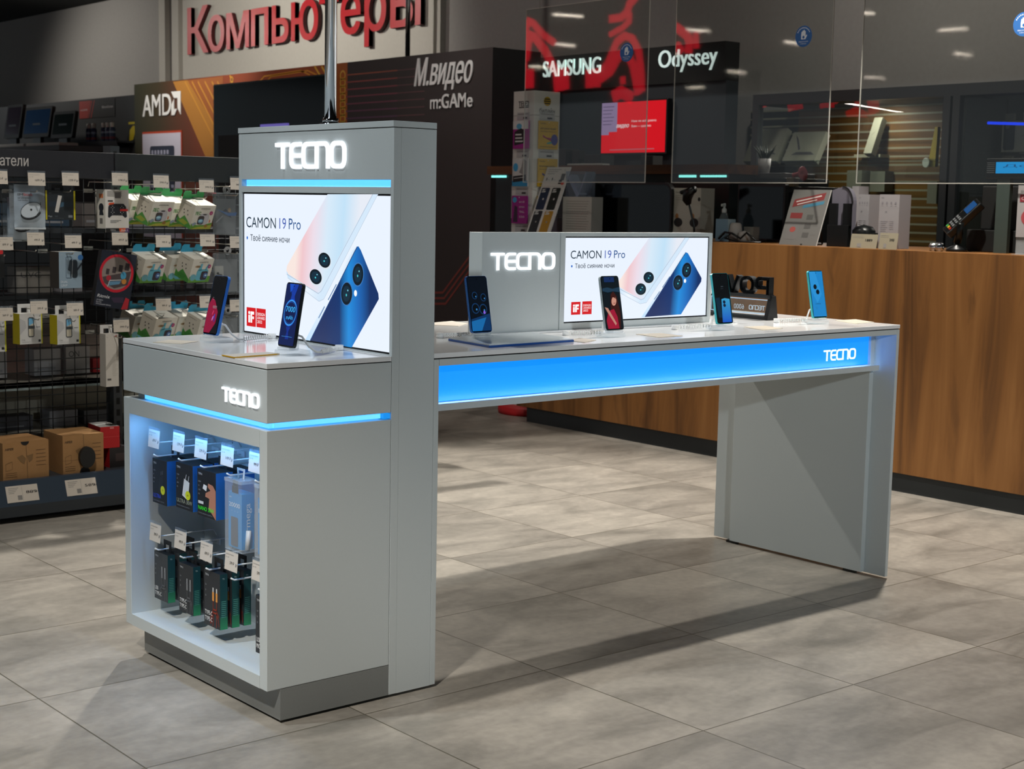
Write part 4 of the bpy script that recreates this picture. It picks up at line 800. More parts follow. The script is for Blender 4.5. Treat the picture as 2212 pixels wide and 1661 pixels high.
# green and blue tabbed projector boxes
def art_proj(g):
    def f(b, q):
        b.text(K('#4a4644'), 'CINEMOOD', .3, .84, .045, q, w=.44, d=.0006, bold=.02); b.text(K('#a8a4a0'), 'детский проектор', .36, .79, .02, q, d=.0006)
        b.disc(K('#a82f6e'), .84, .68, .085, .085, q, .0008, n=16); b.text(K('#ecd7e2'), 'x3', .84, .66, .04, q, al='c', d=.001)
        if g:
            b.poly(K('#5b8f2e'), [(0, 0), (1, 0), (1, .27), (.6, .2), (.3, .17), (.0, .24)], q, .0004); b.poly(K('#a3a43a'), [(0, 0), (1, 0), (1, .2), (.7, .12), (.35, .1)], q, .0006); b.text(K('#3e8a3a'), 'ЛЕС', .08, .6, .13, q, w=.26, d=.0008, bold=.04)
            b.poly(K('#b7b6bd'), rrect(.3, .18, .78, .66, .16), q, .0008); b.poly(K('#3b3436'), rrect(.26, .2, .56, .56, .08), q, .001); b.disc(K('#9fd0e2'), .4, .36, .1, .05, q, .0014, n=14); b.disc(K('#5f88a8'), .42, .34, .13, .1, q, .0012, n=14); b.disc(K('#3a3638'), .55, .62, .1, .03, q, .001, n=12)
            b.disc(K('#8d6a2e'), .72, .14, .09, .07, q, .0012, n=12); b.rect(K('#c8622c'), .83, .28, .88, .4, q, .0012); b.poly(K('#8a98a8'), [(.02, .22), (.16, .3), (.26, .24), (.1, .12)], q, .001)
        else:
            b.poly(K('#5f9a35'), [(0, 0), (1, 0), (1, .26), (0, .26)], q, .0004); b.disc(K('#b09676'), .3, .68, .16, .05, q, .0008, n=14); b.disc(K('#7d6240'), .3, .68, .1, .03, q, .001, n=12)
            b.poly(K('#62b4cc'), rrect(.3, .08, .86, .56, .12), q, .0008); b.poly(K('#62b4cc'), [(.32, .5), (.42, .8), (.5, .8), (.5, .5)], q, .0008); b.poly(K('#62b4cc'), [(.66, .5), (.68, .62), (.78, .8), (.82, .76), (.74, .5)], q, .0008)
            b.poly(K('#2c2738'), rrect(.52, .1, .84, .48, .08), q, .001); b.disc(K('#4a6fae'), .74, .3, .09, .11, q, .0012, n=14); b.disc(K('#bfe0f4'), .76, .3, .05, .035, q, .0014, n=12); b.disc(K('#6db0c0'), .17, .22, .14, .14, q, .001, n=16)
    return f
def side_proj(g):
    def f(b, q):
        b.poly(K('#3d7a34'), [(0, 0), (1, 0), (1, .14), (.45, .42), (.2, .2), (0, .3)], q, .0004); b.poly(K('#7d8a30') if g else K('#35702f'), [(.1, .1), (.6, .05), (.8, .2), (.4, .26)], q, .0006); b.text(K('#5d5650'), 'CINEMOOD', .15, .86, .035, q, w=.6, d=.0006)
        for a_, c_ in ((.3, .6), (.55, .62), (.35, .48), (.62, .47)): b.rect(K('#4a4644'), a_, c_, a_+.06, c_+.06, q, .0006)
    return f
def lid_proj(b, q): b.text(K('#8a8680'), 'CINEMOOD', .3, .5, .07, q, w=.42, d=.0004); b.line(K('#b8b4ac'), [(.52, 0), (.48, 1)], .008, q, .0004)
GT_, BT_ = K('#2f9b56'), K('#2a9ec6'); GB = (K('#d9d6cc'), K('#b3ada0'), K('#e2dfd4'))
def proj(lab, u, v, g, back, tilt=.36, yaw=.3):
    p = at(u, v, 'y', YF-.03); w, d, h = .122, .085, .107
    o = carton('projector_box', lab, (w, d, h), GB, art_proj(g), 'projector boxes with %s tabs' % ('green' if g else 'blue'), 'box', (GT_ if g else BT_, .034, w), lid_proj, side_proj(g))
    put(o, (p.x, YF+d-.03+back*1.3, p.z+d*math.sin(tilt)+back*.05), rx=tilt, rz=yaw)
for (u, v, g, back, lab) in ((346, 436, 1, 0, 'front box of the left green-tabbed pair'), (328, 436, 1, .09, 'rear box of the left green-tabbed pair'), (437, 444, 1, 0, 'front box of the right green-tabbed pair'), (418, 442, 1, .09, 'rear box of the right green-tabbed pair'),
    (329, 560, 0, 0, 'lone blue-tabbed box beside the tilted red and navy box'), (433, 560, 0, 0, 'front box of the blue-tabbed pair above the tower phone'), (415, 562, 0, .09, 'rear box of the blue-tabbed pair above the tower phone'),
    (353, 688, 0, 0, 'front box of the lower left blue-tabbed pair'), (335, 690, 0, .09, 'rear box of the lower left blue-tabbed pair'), (448, 690, 0, 0, 'front box of the lower right blue-tabbed pair'), (430, 690, 0, .09, 'rear box of the lower right blue-tabbed pair')):
    proj('white projector box, '+lab, u, v, g, back)
# grey blisters beside the tower
def blister(lab, u0, v0, u1, v1, kind):
    x, z, w, h = hang(u0, v0, u1, v1, YF+.04); t = thing('blister_pack', lab, 'pack', (x, YF+.04, z), 0, PKG)
    b = MB(); b.box(clear('blister', '#dfe3e6', .05, .2, '#aab0b4'), (-w/2, 0, -h), (w/2, .04, 0), .004); b.build('clear_shell', t)
    b = MB(); q = FY(-w/2+.004, .0385, -h+.004, w-.008, h-.03); b.box(K('#8b8d8e'), (-w/2+.004, .0386, -h+.004), (w/2-.004, .0396, -.026))
    if kind: b.poly(K('#20354e'), [(.3, .62), (.55, .52), (.75, .46), (.7, .6), (.5, .72)], q, .012); b.poly(K('#2f7fd0'), [(.1, .7), (.6, .6), (1, .62), (.95, .52), (.6, .52)], q, .013); b.line(K('#b8babb'), [(.05, .32), (.38, .52)], .04, q, .012); b.disc(K('#d9b48a'), .66, .68, .07, .06, q, .014)
    else: b.poly(K('#cfcbc0'), [(.0, .1), (.42, .1), (.36, .8), (.0, .8)], q, .012); b.line(K('#2c2c2c'), [(.12, .55), (.3, .52)], .03, q, .014); b.disc(K('#2c2c2c'), .13, .57, .05, .04, q, .014)
    b.build('backing_card', t)
    b = MB(); b.lathe(K('#a9adb0'), (0, 0), [(.008, 0), (.018, 0), (.018, .004), (.008, .004), (.008, 0)], 16, Matrix.Translation((0, .02, .012)) @ Matrix.Rotation(math.pi/2, 4, 'X')); b.build('hang_ring', t)
blister('grey clear pack with a blue gadget beside the tower in the top row', 468, 416, 520, 508, 1); blister('grey clear pack with a white card beside the tower in the middle row', 468, 548, 524, 632, 0); blister('grey clear pack with a white card behind the tower phone in the lower row', 470, 678, 524, 742, 0)
# middle row left
pack('accessory_box', 'dark box with red mark cut by the left edge', -40, 535, 10, 600, .05, (K('#22262a'), BK, K('#2b2f33')), lambda b, q: b.poly(K('#c8262c'), rrect(.72, .78, .95, .92, .05), q, .0005))
def art_grip(b, q):
    b.text(K('#aeb8c0'), 'TFN', .06, .9, .04, q, d=.0005); b.line(K('#2c4258'), rrect(.3, .28, .56, .86, .05, ry=.03), .012, q, .0008, closed=True); b.poly(K('#22303c'), rrect(.55, .28, .8, .78, .08), q, .001); b.poly(K('#2b3a46'), [(.38, .5), (.48, .46), (.48, .3), (.56, .3), (.56, .8), (.46, .76)], q, .0006)
    b.line(K('#2a3946'), [(.76, .48), (1, .68)], .06, q, .0008); b.disc(K('#2f6aa8'), .94, .84, .12, .08, q, .0008, n=14); b.line(K('#d8e4ec'), [(.54, .3), (.6, .78)], .012, q, .0014); b.text(K('#d3dde4'), 'DUAL', .07, .15, .06, q, w=.3, d=.0006, bold=.02); b.text(K('#d3dde4'), 'GRIP', .07, .05, .06, q, w=.28, d=.0006, bold=.02)
pack('phone_holder_box', 'pale blue grey box reading DUAL GRIP with a phone holder', 121, 544, 175, 622, .07, (K('#8fa5b6'), K('#3b3530'), K('#9a9a96')), art_grip, yaw=.12)
def art_ghost(b, q):
    b.poly(K('#c8152f'), [(.5+.48*math.cos(t*math.pi/16), .62+.34*math.sin(t*math.pi/16)) for t in range(32)], q, .0004); b.poly(K('#8f8580'), [(.5+.41*math.cos(t*math.pi/16), .62+.29*math.sin(t*math.pi/16)) for t in range(32)], q, .0007)
    b.poly(K('#4c4346'), [(.12, .52), (.9, .7), (.86, .45), (.5, .35), (.2, .42)], q, .001)
    for k in range(4): b.rect(K('#3a3236'), .2+.17*k, .58+.04*k, .29+.18*k, .68+.05*k, q, .0012)
    b.disc(K('#4aa0c8'), .7, .6, .08, .07, q, .0014, n=12); b.disc(K('#c8873a'), .74, .5, .07, .05, q, .0014, n=12); b.disc(K('#b02a3c'), .3, .52, .07, .05, q, .0014, n=12); b.poly(K('#5f8fb0'), [(.3, .38), (.62, .44), (.66, .5), (.34, .46)], q, .0014); b.line(K('#d9dde0'), [(.3, .36), (.34, .48), (.66, .52)], .012, q, .0016)
    b.text(K('#e0e2e8'), 'Ritmix', .06, .16, .055, q, w=.36, d=.0006, bold=.02, shear=.2)
    for k in range(3): b.text(K('#c5c9d2'), ('GP-030BTH', 'Black Red', 'беспроводной геймпад')[k], .06, .1-.035*k, .025, q, d=.0006)
    b.poly(K('#b52331'), [(.78, .0), (.96, .02), (.97, .2), (.86, .22)], q, .0006); b.poly(K('#3a2a44'), [(.45, .18), (.8, .22), (.82, .12), (.55, .1)], q, .0006)
pack('gamepad_box', 'tilted navy box with a big red ring picture hanging askew', 218, 548, 292, 668, .045, (K('#141c2e'), K('#14100f'), K('#1a1f2c')), art_ghost, yaw=-.14, roll=.17, dx=.015, dz=.005, tab=(BK, .025, .05))
def art_y(b, q):
    b.rect(K('#c9c41a'), .95, 0, 1, 1, q, .0004); b.poly(K('#b9babb'), [(0, .3), (.3, .55), (.25, .75), (0, .85)], q, .0004); b.line(K('#2f3438'), rrect(.38, .24, .62, .86, .06, ry=.04), .03, q, .001, closed=True); b.poly(K('#c9c2ae'), rrect(.4, .26, .6, .84, .04), q, .0006); b.poly(K('#6fb0d8'), [(.4, .6), (.6, .68), (.6, .84), (.4, .84)], q, .0008); b.rect(K('#3a4044'), .36, .5, .66, .6, q, .0012)
    b.rect(K('#1d2022'), .82, .06, .92, .14, q, .0006); b.text(K('#77797b'), 'Crab', .08, .12, .05, q, d=.0006); b.line(K('#a9aaab'), [(.08, .07), (.5, .07)], .01, q, .0006); b.line(K('#8d8f91'), [(.72, .55), (.9, .55)], .03, q, .0006); b.poly(K('#77797b'), [(.86, .9), (.92, .96), (.9, .88)], q, .0006)
YB = (K('#cfcfcd'), K('#b3a612'), K('#d6d6d2')); TW = (M_WHITE, .03, .055)
pack('phone_holder_box', 'white and yellow box cut by the left edge', -34, 692, 22, 758, .05, YB, art_y, yaw=-.35); pack('phone_holder_box', 'white and yellow box left of its twin, tag 399', 37, 678, 90, 742, .055, YB, art_y, yaw=.12, tab=TW); pack('phone_holder_box', 'white and yellow box right of its twin, over the grid', 117, 681, 172, 742, .055, YB, art_y, yaw=.15, tab=TW)
def art_long(b, q):
    b.poly(K('#b5b1aa'), [(0, .38), (1, .72), (1, .58), (0, .3)], q, .0004)
    for k in range(14): b.line(K('#a8a49c'), [(.5, .6-.03*k), (.9-.08*(k % 3), .6-.03*k)], .004, q, .0006)
    b.rect(K('#5a5856'), .1, .12, .4, .155, q, .0006); b.text(K('#88847e'), 'Power', .1, .93, .02, q, d=.0006); b.rect(K('#b03038'), .72, .95, .88, .965, q, .0006)
pack('power_strip_pack', 'long narrow white pack hanging beside the upright post', 226, 722, 256, 834, .05, (K('#d3cfc8'), K('#b9b5ae'), K('#dcd8d2')), art_long, tab=TW, yaw=.06)
# bottom shelf
def kraft(disc):
    def f(b, q):
        I = K('#4b3a26'); b.text(I, 'HIPER', .05, .8, .06, q, w=.18, d=.0005, bold=.02, shear=.3); b.line(I, [(.5, 1), (.52, .5), (.53, 0)], .007, q, .0006)
        b.line(K('#6a4f30'), [(.0, .36), (1, .36)], .006, q, .0005) if disc else 0
        for P in ([(.3, .6), (.42, .66), (.5, .55), (.46, .4), (.38, .48)], [(.52, .62), (.66, .66), (.64, .5), (.56, .44)]): b.poly(K('#8a6942'), P, q, .0005)
        for k in range(5): b.line(K('#6a4f30'), [(.72, .75-.1*k), (.93, .75-.1*k)], .012, q, .0005)
        for k in range(3): b.line(K('#6a4f30'), [(.05, .2-.05*k), (.3, .2-.05*k)], .01, q, .0005)
        b.line(K('#7a5c38'), [(.06, .45), (.2, .5), (.2, .3), (.06, .26), (.06, .45)], .008, q, .0005)
        if disc: b.disc(K('#141414'), .56, .42, .19, .27, q, .0005, .02, n=28); b.poly(K('#101010'), [(.53+.13*math.cos(t*math.pi/12), .13*1.3*math.sin(t*math.pi/12)) for t in range(13)], q, .0007)
        else: b.poly(K('#141414'), [(.48+.09*math.cos(-t*math.pi/12), 1+.1*math.sin(-t*math.pi/12)) for t in range(13)], q, .0007)
    return f
def shelf_box(name, lab, u0, u1, vt, vb, y, d, cols, art=None, yaw=0., lid=None, z=.1555, group=None):
    a, c = at(u0, vb, 'y', y), at(u1, vb, 'y', y); h = at((u0+u1)/2, vt, 'y', y).z-at((u0+u1)/2, vb, 'y', y).z
    o = carton(name, lab, (c.x-a.x, d, h), cols, art, group, 'box', None, lid); put(o, ((a.x+c.x)/2, y+d, z+h), rz=yaw); return o
KR = (M_KRAFT, M_KRAFT, M_KRAFT)
shelf_box('cardboard_box', 'brown cardboard box with a world map print at the left of the bottom shelf', 2, 103, 960, 1042, 2.68, .2, KR, kraft(0), .04, group='brown boxes on the bottom shelf')
shelf_box('cardboard_box', 'brown cardboard box with a big black disc on its front', 139, 226, 943, 1027, 2.68, .2, KR, kraft(1), -.02, group='brown boxes on the bottom shelf')
RD = (K('#c3161c'), K('#8f1015'), K('#d0d0ce'))
def art_red_box(b, q): b.line(K('#e8615f'), [(0, .52), (1, .52)], .01, q, .0006); b.rect(K('#e89a98'), .5, .9, .7, .96, q, .0006)
shelf_box('red_box', 'black box with a red edge lying under the bright red box', 232, 276, 976, 1018, 2.74, .16, (K('#2a2527'), K('#a3161c'), K('#3a3436')), lambda b, q: b.rect(K('#4a3c3c'), .3, .3, .8, .7, q, .0006), .06)
zr = bpy.data.objects['red_box']; zr_top = zr.location.z
shelf_box('red_box', 'bright red box with a white top stacked at the right of the bottom shelf', 224, 264, 936, 982, 2.74, .15, RD, art_red_box, -.08, z=zr_top+.001)
# goods on the far side of the grid
random.seed(11)
def rear(lab, x, z, w, h, col, txt=None, tc='#44464a'):
    o = carton('boxed_accessory', lab, (w, .1, h), (K(col), K(col), K(col)), (lambda b, q: b.text(K(tc), txt, .12, .6, .2, q, d=.0005)) if txt else (lambda b, q: b.rect(K('#8d8f94'), .15, .2, .8, .3, q, .0005)), 'boxes seen through the wire grid'); put(o, (x, 3.16+.1, z+h)); return o
RG = [('grey box printed UVC seen through the grid', .74, .871, .16, .11, '#8b8781', 'UVC'), ('pale box right of the UVC box seen through the grid', .905, .871, .1, .07, '#a9a8ad', None), ('white box at the left edge of the lower rear shelf', .56, .51, .1, .12, '#a5a5a8', None),
      ('white box printed ON on the lower rear shelf', .93, .51, .11, .125, '#b4b4b6', 'ON'), ('white box left of the ON box on the lower rear shelf', .79, .51, .12, .115, '#a9a9ac', None), ('small red box behind the white and yellow boxes', 1.05, .51, .1, .06, '#8c1a20', None), ('dark box behind the long white pack', 1.19, .51, .14, .09, '#3d3f48', 'СЕРВ', ),
      ('grey box low behind the grid, leftmost', .62, .281, .2, .06, '#55565c', None), ('pale box low behind the grid with a red tab', .86, .281, .13, .07, '#a3a4aa', None), ('grey box low behind the grid, rightmost', 1.03, .281, .15, .06, '#6d6f75', None),
      ('blue box behind the black box with yellow edges', .83, 1.151, .14, .09, '#2f4458', None), ('grey box behind the gamepad boxes', 1.02, 1.151, .12, .11, '#6a6462', None), ('pale box behind the left green-tabbed boxes', 1.2, 1.151, .13, .07, '#8b8994', None), ('dark box behind the silver bags', .58, 1.151, .2, .1, '#22384a', None),
      ('blue bottle box beside the tilted navy box', 1.16, .871, .08, .1, '#2a5a88', None), ('grey box behind the lone blue-tabbed box', 1.33, .871, .2, .08, '#55585e', None), ('pale box behind the blue-tabbed pair', 1.6, .871, .2, .09, '#7d8088', None), ('grey box behind the lower blue-tabbed boxes', 1.5, .51, .3, .12, '#5c5a55', None)]
for r in RG: rear(*r)
# ================================================================== service desk
XD, ZD = 3.93, 1.113
sd = thing('service_desk', 'long oak-look service desk with black kickplate behind the table', 'counter', (4.2, .8, 0)); od = sd.location
b = MB(); b.box(M_OAK, (XD, -1.6, .0885), (XD+.025, 3.70, ZD), .001); b.box(M_OAK, (XD+.025, 3.675, .0885), (4.62, 3.70, ZD-.02)); b.build('front_panel', sd, od)
b = MB(); b.box(M_OAK, (XD+.0255, -1.6, ZD-.025), (4.65, 3.70, ZD), .001); b.build('desk_top', sd, od)
b = MB(); b.box(mat('kickplate', '#1d2224', .5), (XD+.015, -1.6, 0), (XD+.03, 3.62, .088)); b.build('kickplate', sd, od)
XA = 4.0
# hanging acrylic sheets
for (u0, u1, st, lab) in ((1130, 1392, (1353.5, 113), 'leftmost clear sheet hanging over the desk, its top edge in view'), (1450.5, 1784, (1736, 78.5), 'middle clear sheet hanging over the desk'), (1850, 2330, (2212, 52), 'rightmost clear sheet hanging over the desk, cut by the picture edge')):
    y1, y0 = at(u0, 391, 'x', XA).y, at(u1, 394, 'x', XA).y; zb, zt = 1.42, 2.42; t = .005
    pn = thing('acrylic_sheet', lab, 'screen', (XA, (y0+y1)/2, zb), 0, 'clear sheets over the desk'); oo = pn.location
    b = MB(); b.rect(M_PANE, 0, 0, 1, 1, FX(XA, y1, zb, y1-y0, zt-zb)); b.build('sheet', pn, oo)
    b = MB(); b.box(M_PEDGE, (XA, y0-.003, zb-.004), (XA+t, y1+.003, zb)); b.box(M_PEDGE, (XA, y0-.003, zt), (XA+t, y1+.003, zt+.004)); b.box(M_PEDGE, (XA, y0-.003, zb), (XA+t, y0, zt)); b.box(M_PEDGE, (XA, y1, zb), (XA+t, y1+.003, zt)); b.build('edge', pn, oo)
    b = MB()
    for yy in (y0+.12, y1-.12): b.tube(M_HOOK, [(XA, yy, zt), (XA, yy, 3.62)], .0012, 5)
    b.build('hanging_wire', pn, oo)
    p = at(st[0], st[1], 'x', XA-.001); R = .051; b = MB(); fr = FX(XA-.001, p.y, p.z); BS, WS = K('#2a62a4'), K('#dfe6ee')
    b.disc(BS, 0, 0, R, R, fr, 0, .0006, n=36)
    b.poly(WS, [(-.014, -.014), (.012, -.014), (.022, .004), (.018, .008), (.012, .0), (.012, .024), (.007, .025), (.006, .03), (.001, .031), (0, .026), (-.006, .029), (-.008, .022), (-.013, .022), (-.015, .004)], fr, .001); b.disc(BS, 0, -.004, .007, .007, fr, .0013, n=12)
    b.text(WS, 'берегите себя', 0, -.028, .006, fr, w=.056, d=.001, al='c'); b.text(WS, 'и близких', 0, -.038, .006, fr, w=.036, d=.001, al='c')
    for k in range(11): a = math.radians(150-12*k); b.rect(WS, R*.8*math.cos(a)-.0022, R*.8*math.sin(a)-.0028, R*.8*math.cos(a)+.0022, R*.8*math.sin(a)+.0028, fr, .001)
    b.build('round_sticker', pn, oo)['label'] = 'round blue sticker with a white hand'
# ================================================================== rack of starter packs at the left end of the desk
rk = thing('leaflet_rack', 'slim white rotating rack of yellow and magenta packs left of the desk', 'rack', (4.22, 3.905, 0), math.radians(-2))
b = MB(); b.lathe(K('#b4141a'), (0, 0), [(0, 0), (.2, 0), (.205, .02), (.2, .045), (.17, .05), (0, .05)], 36); b.build('base', rk)
wk, zt = .2, 1.965; b = MB(); b.box(K('#d6d3cc'), (-wk/2, -wk/2, .05), (wk/2, wk/2, zt), .001)
fxr, fyr = FX(-wk/2-.0005, wk/2, 0), FY(-wk/2, -wk/2-.0005, 0)
b.text(K('#1d1d1d'), 'TELE2', .05, zt-.09, .03, fxr, w=.1, d=.001, bold=.03); b.rect(K('#1d1d1d'), .055, zt-.1, .15, zt-.094, fxr, .001)
b.disc(K('#c9a11c'), .1, zt-.06, .028, .028, fyr, .001, n=24)
for k in range(3): b.rect(K('#17150f'), .074+.002*abs(k-1)*2, zt-.076+.013*k, .126-.002*abs(k-1)*2, zt-.069+.013*k, fyr, .0014)
b.text(K('#2a2a2a'), 'билайн', .04, zt-.13, .028, fyr, w=.12, d=.001); b.line(K('#8f8b84'), [(0, zt-.145), (wk, zt-.145)], .003, fxr, .001); b.line(K('#8f8b84'), [(0, zt-.145), (wk, zt-.145)], .003, fyr, .001)
b.build('column', rk)
def sim(lab, face, z, col, art):
    t = thing('starter_pack', lab, 'pack', (0, 0, 0), 0, 'packs on the white rack'); w, h = .15, .168
    loc = rk.matrix_basis @ V((-wk/2-.02, 0, z)) if face == 'x' else rk.matrix_basis @ V((0, -wk/2-.02, z)); t.location = loc; t.rotation_euler = (0, 0, rk.rotation_euler.z+(R90 if face == 'x' else 0))
    b = MB(); b.box(K(col), (-w/2, 0, 0), (w/2, .008, h)); art(b, FY(-w/2, -.0005, 0, w, h)); b.build('pack', t)
    b = MB(); b.rect(K('#b9b7b6'), -.06, h+.006, .06, h+.05, FY(0, .0185, 0), 0, .0008); b.line(M_INKG, [(-.05, h+.04), (.05, h+.04)], .005, FY(0, .017, 0), .001); b.rect(M_INK, .0, h+.012, .04, h+.022, FY(0, .0165, 0), .0005); b.tube(M_WHITEW, [(0, .02, h-.01), (0, -.004, h-.01)], .002, 6); b.build('price_strip', t)
def a_yel(v):
    def f(b, q):
        N = K('#2b2413')
        if v < 2:
            b.text(N, 'Билайн', .06, .88, .05, q, w=.28, d=.0006); b.text(N, ('для умных вещей', 'Близкие люди')[v], .06, .7, .06, q, w=.8, d=.0006, bold=.02); b.line(N, [(.06, .62), (.9, .62)], .012, q, .0006)
            b.poly(K('#a5285c') if v == 0 else K('#3a2d6e'), [(.2, .42), (.66, .4), (.66, .28), (.2, .5)], q, .0006); b.poly(K('#2d2f86') if v == 0 else K('#2d8a68'), [(.8+.18*math.cos(t*math.pi/6), .34+.2*math.sin(t*math.pi/6)) for t in range(12)], q, .0008); b.poly(K('#2a9a90') if v == 0 else K('#a5285c'), [(.4, .22), (.66, .28), (.66, .2), (.42, .18)], q, .0006)
            b.line(N, [(.06, .08), (.9, .08)], .015, q, .0006)
        elif v == 2: b.text(N, 'твоё', .06, .62, .1, q, w=.48, d=.0006, bold=.03); b.text(N, 'решение', .06, .42, .1, q, w=.84, d=.0006, bold=.03); b.line(N, [(.06, .26), (.7, .26)], .01, q, .0006); b.text(N, 'билайн', .06, .08, .04, q, d=.0006)
        else:
            for k in range(4): b.rect(K('#c9a11c'), .1, .15+.2*k, .6, .24+.2*k, q, .0006)
    return f
def a_mag(v):
    def f(b, q):
        if v == 0: b.rect(K('#d8d6d4'), 0, .7, 1, 1, q, .0004); b.poly(K('#171717'), [(.1, .12), (.75, .2), (.8, .62), (.5, .75), (.1, .6)], q, .0006); b.disc(K('#5aa8cc'), .4, .8, .18, .1, q, .0008, n=12); [b.rect(K('#d8d6d4'), .16, .24+.12*k, .66-.05*k, .29+.12*k, q, .001) for k in range(3)]
        if v == 1: b.poly(K('#8f8d8b'), [(.45, .5), (.9, .35), (.92, .9), (.7, 1), (.6, .7)], q, .0006); b.disc(K('#3fa4d4'), .22, .68, .16, .15, q, .0008, n=16); b.rect(K('#2c91c4'), 0, 0, 1, .2, q, .0004); b.poly(K('#15181a'), [(.05, .14), (.9, .2), (.9, .42), (.05, .36)], q, .0008); b.line(K('#d8d6d4'), [(.12, .28), (.8, .33)], .02, q, .001)
        if v == 2: b.disc(K('#3fa4d4'), .2, .85, .14, .1, q, .0006, n=14); b.poly(K('#3b2440'), [(.1, .05), (.4, .05), (.38, .6), (.2, .65)], q, .0006); [b.text(K('#e6cfe2'), ('всё', 'включено', '%', '550')[k], .5, .75-.18*k, .07, q, d=.0006, w=.34) for k in range(4)]
        if v == 3: b.poly(K('#2f2a2c'), [(.3, .0), (.6, .0), (.56, .6), (.44, .8), (.34, .6)], q, .0006); b.disc(K('#d09a3c'), .82, .75, .1, .1, q, .0006, n=12); b.disc(K('#a02878'), .8, .1, .15, .1, q, .0006, n=12)
    return f
for k, (vy, vx) in enumerate(((322, 320), (395, 394), (462, 462), (525, 528))):
    zz = (1.62, 1.395, 1.17, .945)[k]
    sim(('yellow pack with a blue disc, top of its column on the white rack', 'yellow pack with purple and green shapes, second on the white rack', 'yellow pack with two words in black, third on the white rack', 'dark pack with yellow lines low on the white rack')[k], 'y', zz, ('#c9a013', '#c9a013', '#c9a013', '#26241f')[k], a_yel(k))
    sim(('black and magenta pack, top left on the white rack', 'pack with a grey figure and a blue foot on the white rack', 'magenta pack on the left side of the white rack', 'white pack with a dark figure low on the white rack')[k], 'x', zz+.0, ('#a01e84', '#d3d1cf', '#9c1f82', '#d6d4d0')[k], a_mag(k))
for side, zz, col, lab in (('r', 1.5, '#2795b5', 'cyan sheet sticking out at the right side of the white rack'), ('l', 1.2, '#b9b9bb', 'pale sheet sticking out at the left side of the white rack')):
    o = MB().box(K(col), (-.002, -.0, 0), (.03 if side == 'r' else .002, .01 if side == 'r' else .04, .36 if side == 'r' else .2)).build('hanging_sheet'); o.location = rk.matrix_basis @ V((wk/2+.001, .02, zz)) if side == 'r' else rk.matrix_basis @ V((-wk/2+.03, wk/2+.001, zz)); o.rotation_euler = (0, 0, rk.rotation_euler.z); tag(o, lab, 'sheet')
# ================================================================== things standing on the desk
def on_desk(u, x): return at(u, 520, 'x', x).y
def wid(u0, u1, x): return at(u0, 480, 'x', x).y-at(u1, 480, 'x', x).y
def zat(u, v, x): return at(u, v, 'x', x).z
def leaning(name, lab, cat, ub0, ub1, ut, vt, x0, x1, art, thick=.006, edge=None, back=True):
    """a board leaning away from the room: foot from ub0 to ub1 at x0, top at photo row vt at x1"""
    y1, y0 = on_desk(ub0, x0), on_desk(ub1, x0); zt = zat(ut, vt, x1); w = y1-y0; v = V((x1-x0, 0, zt-ZD)); h = v.length
    t = thing(name, lab, cat, (x0, (y0+y1)/2, ZD)); fr = FR((0, w/2, 0), -Y*w, v); b = MB()
    b.box(edge or K('#c9c7c2'), (0, 0, -thick), (1, 1, 0), fr=fr); art(b, fr); b.build('board', t)
    c = MB(); c.box(M_BLACK, (.0, -w*.12, 0), (x1-x0+.06, -w*.12+.01, .008)); c.tube(M_BLACK, [(x1-x0-.0, -w*.12, (zt-ZD)*.85), (x1-x0+.06, -w*.12, .004)], .005, 6); c.build('easel_leg', t); return t
def art_strip(b, q):
    b.rect(K('#d2cfc8'), 0, 0, 1, 1, q, .0005); I = K('#2a2a2a')
    for k, s in enumerate(('Инновационная', 'технология', 'защиты')): b.text(I, s, .1, .955-.03*k, .016, q, w=(.55, .42, .3)[k], d=.001)
    b.text(I, 'Bron', .78, .95, .016, q, d=.001); b.rect(K('#4a4a48'), .72, .8, .88, .9, q, .001); b.rect(K('#242424'), .68, .745, .82, .81, q, .0012); b.disc(K('#cf5a4f'), .87, .755, .07, .025, q, .0014, n=14)
    for x in (.12, .36): b.rect(I, x, .8, x+.04, .84, q, .001); b.line(K('#8a8a86'), [(x+.06, .81), (x+.16, .81)], .006, q, .001)
    b.line(K('#a9a69e'), [(0, .71), (1, .71)], .004, q, .001)
    for x, c0, c1 in ((.06, '#1f3148', '#22292d'), (.52, '#17231e', '#b0832c')):
        b.poly(K(c0), rrect(x, .36, x+.36, .69, .05, ry=.02), q, .001); b.poly(K(c1), rrect(x, -.0, x+.36, .345, .05, ry=.02), q, .001)
        for yy in (.655, .325): b.line(K('#c9c9c4'), [(x+.05, yy), (x+.16, yy+.01), (x+.05, yy-.03), (x+.2, yy-.02)], .025, q, .0014)
        b.disc(K('#c9c9c4'), x+.2, .52, .035, .016, q, .0014, n=10); b.disc(K('#8f8f8a'), x+.2, .18, .03, .014, q, .0014, n=10)
leaning('strap_display', 'leaning white display board with two rows of dark and ochre straps', 'display board', 1136, 1186, 1205, 361, 4.03, 4.19, art_strip)
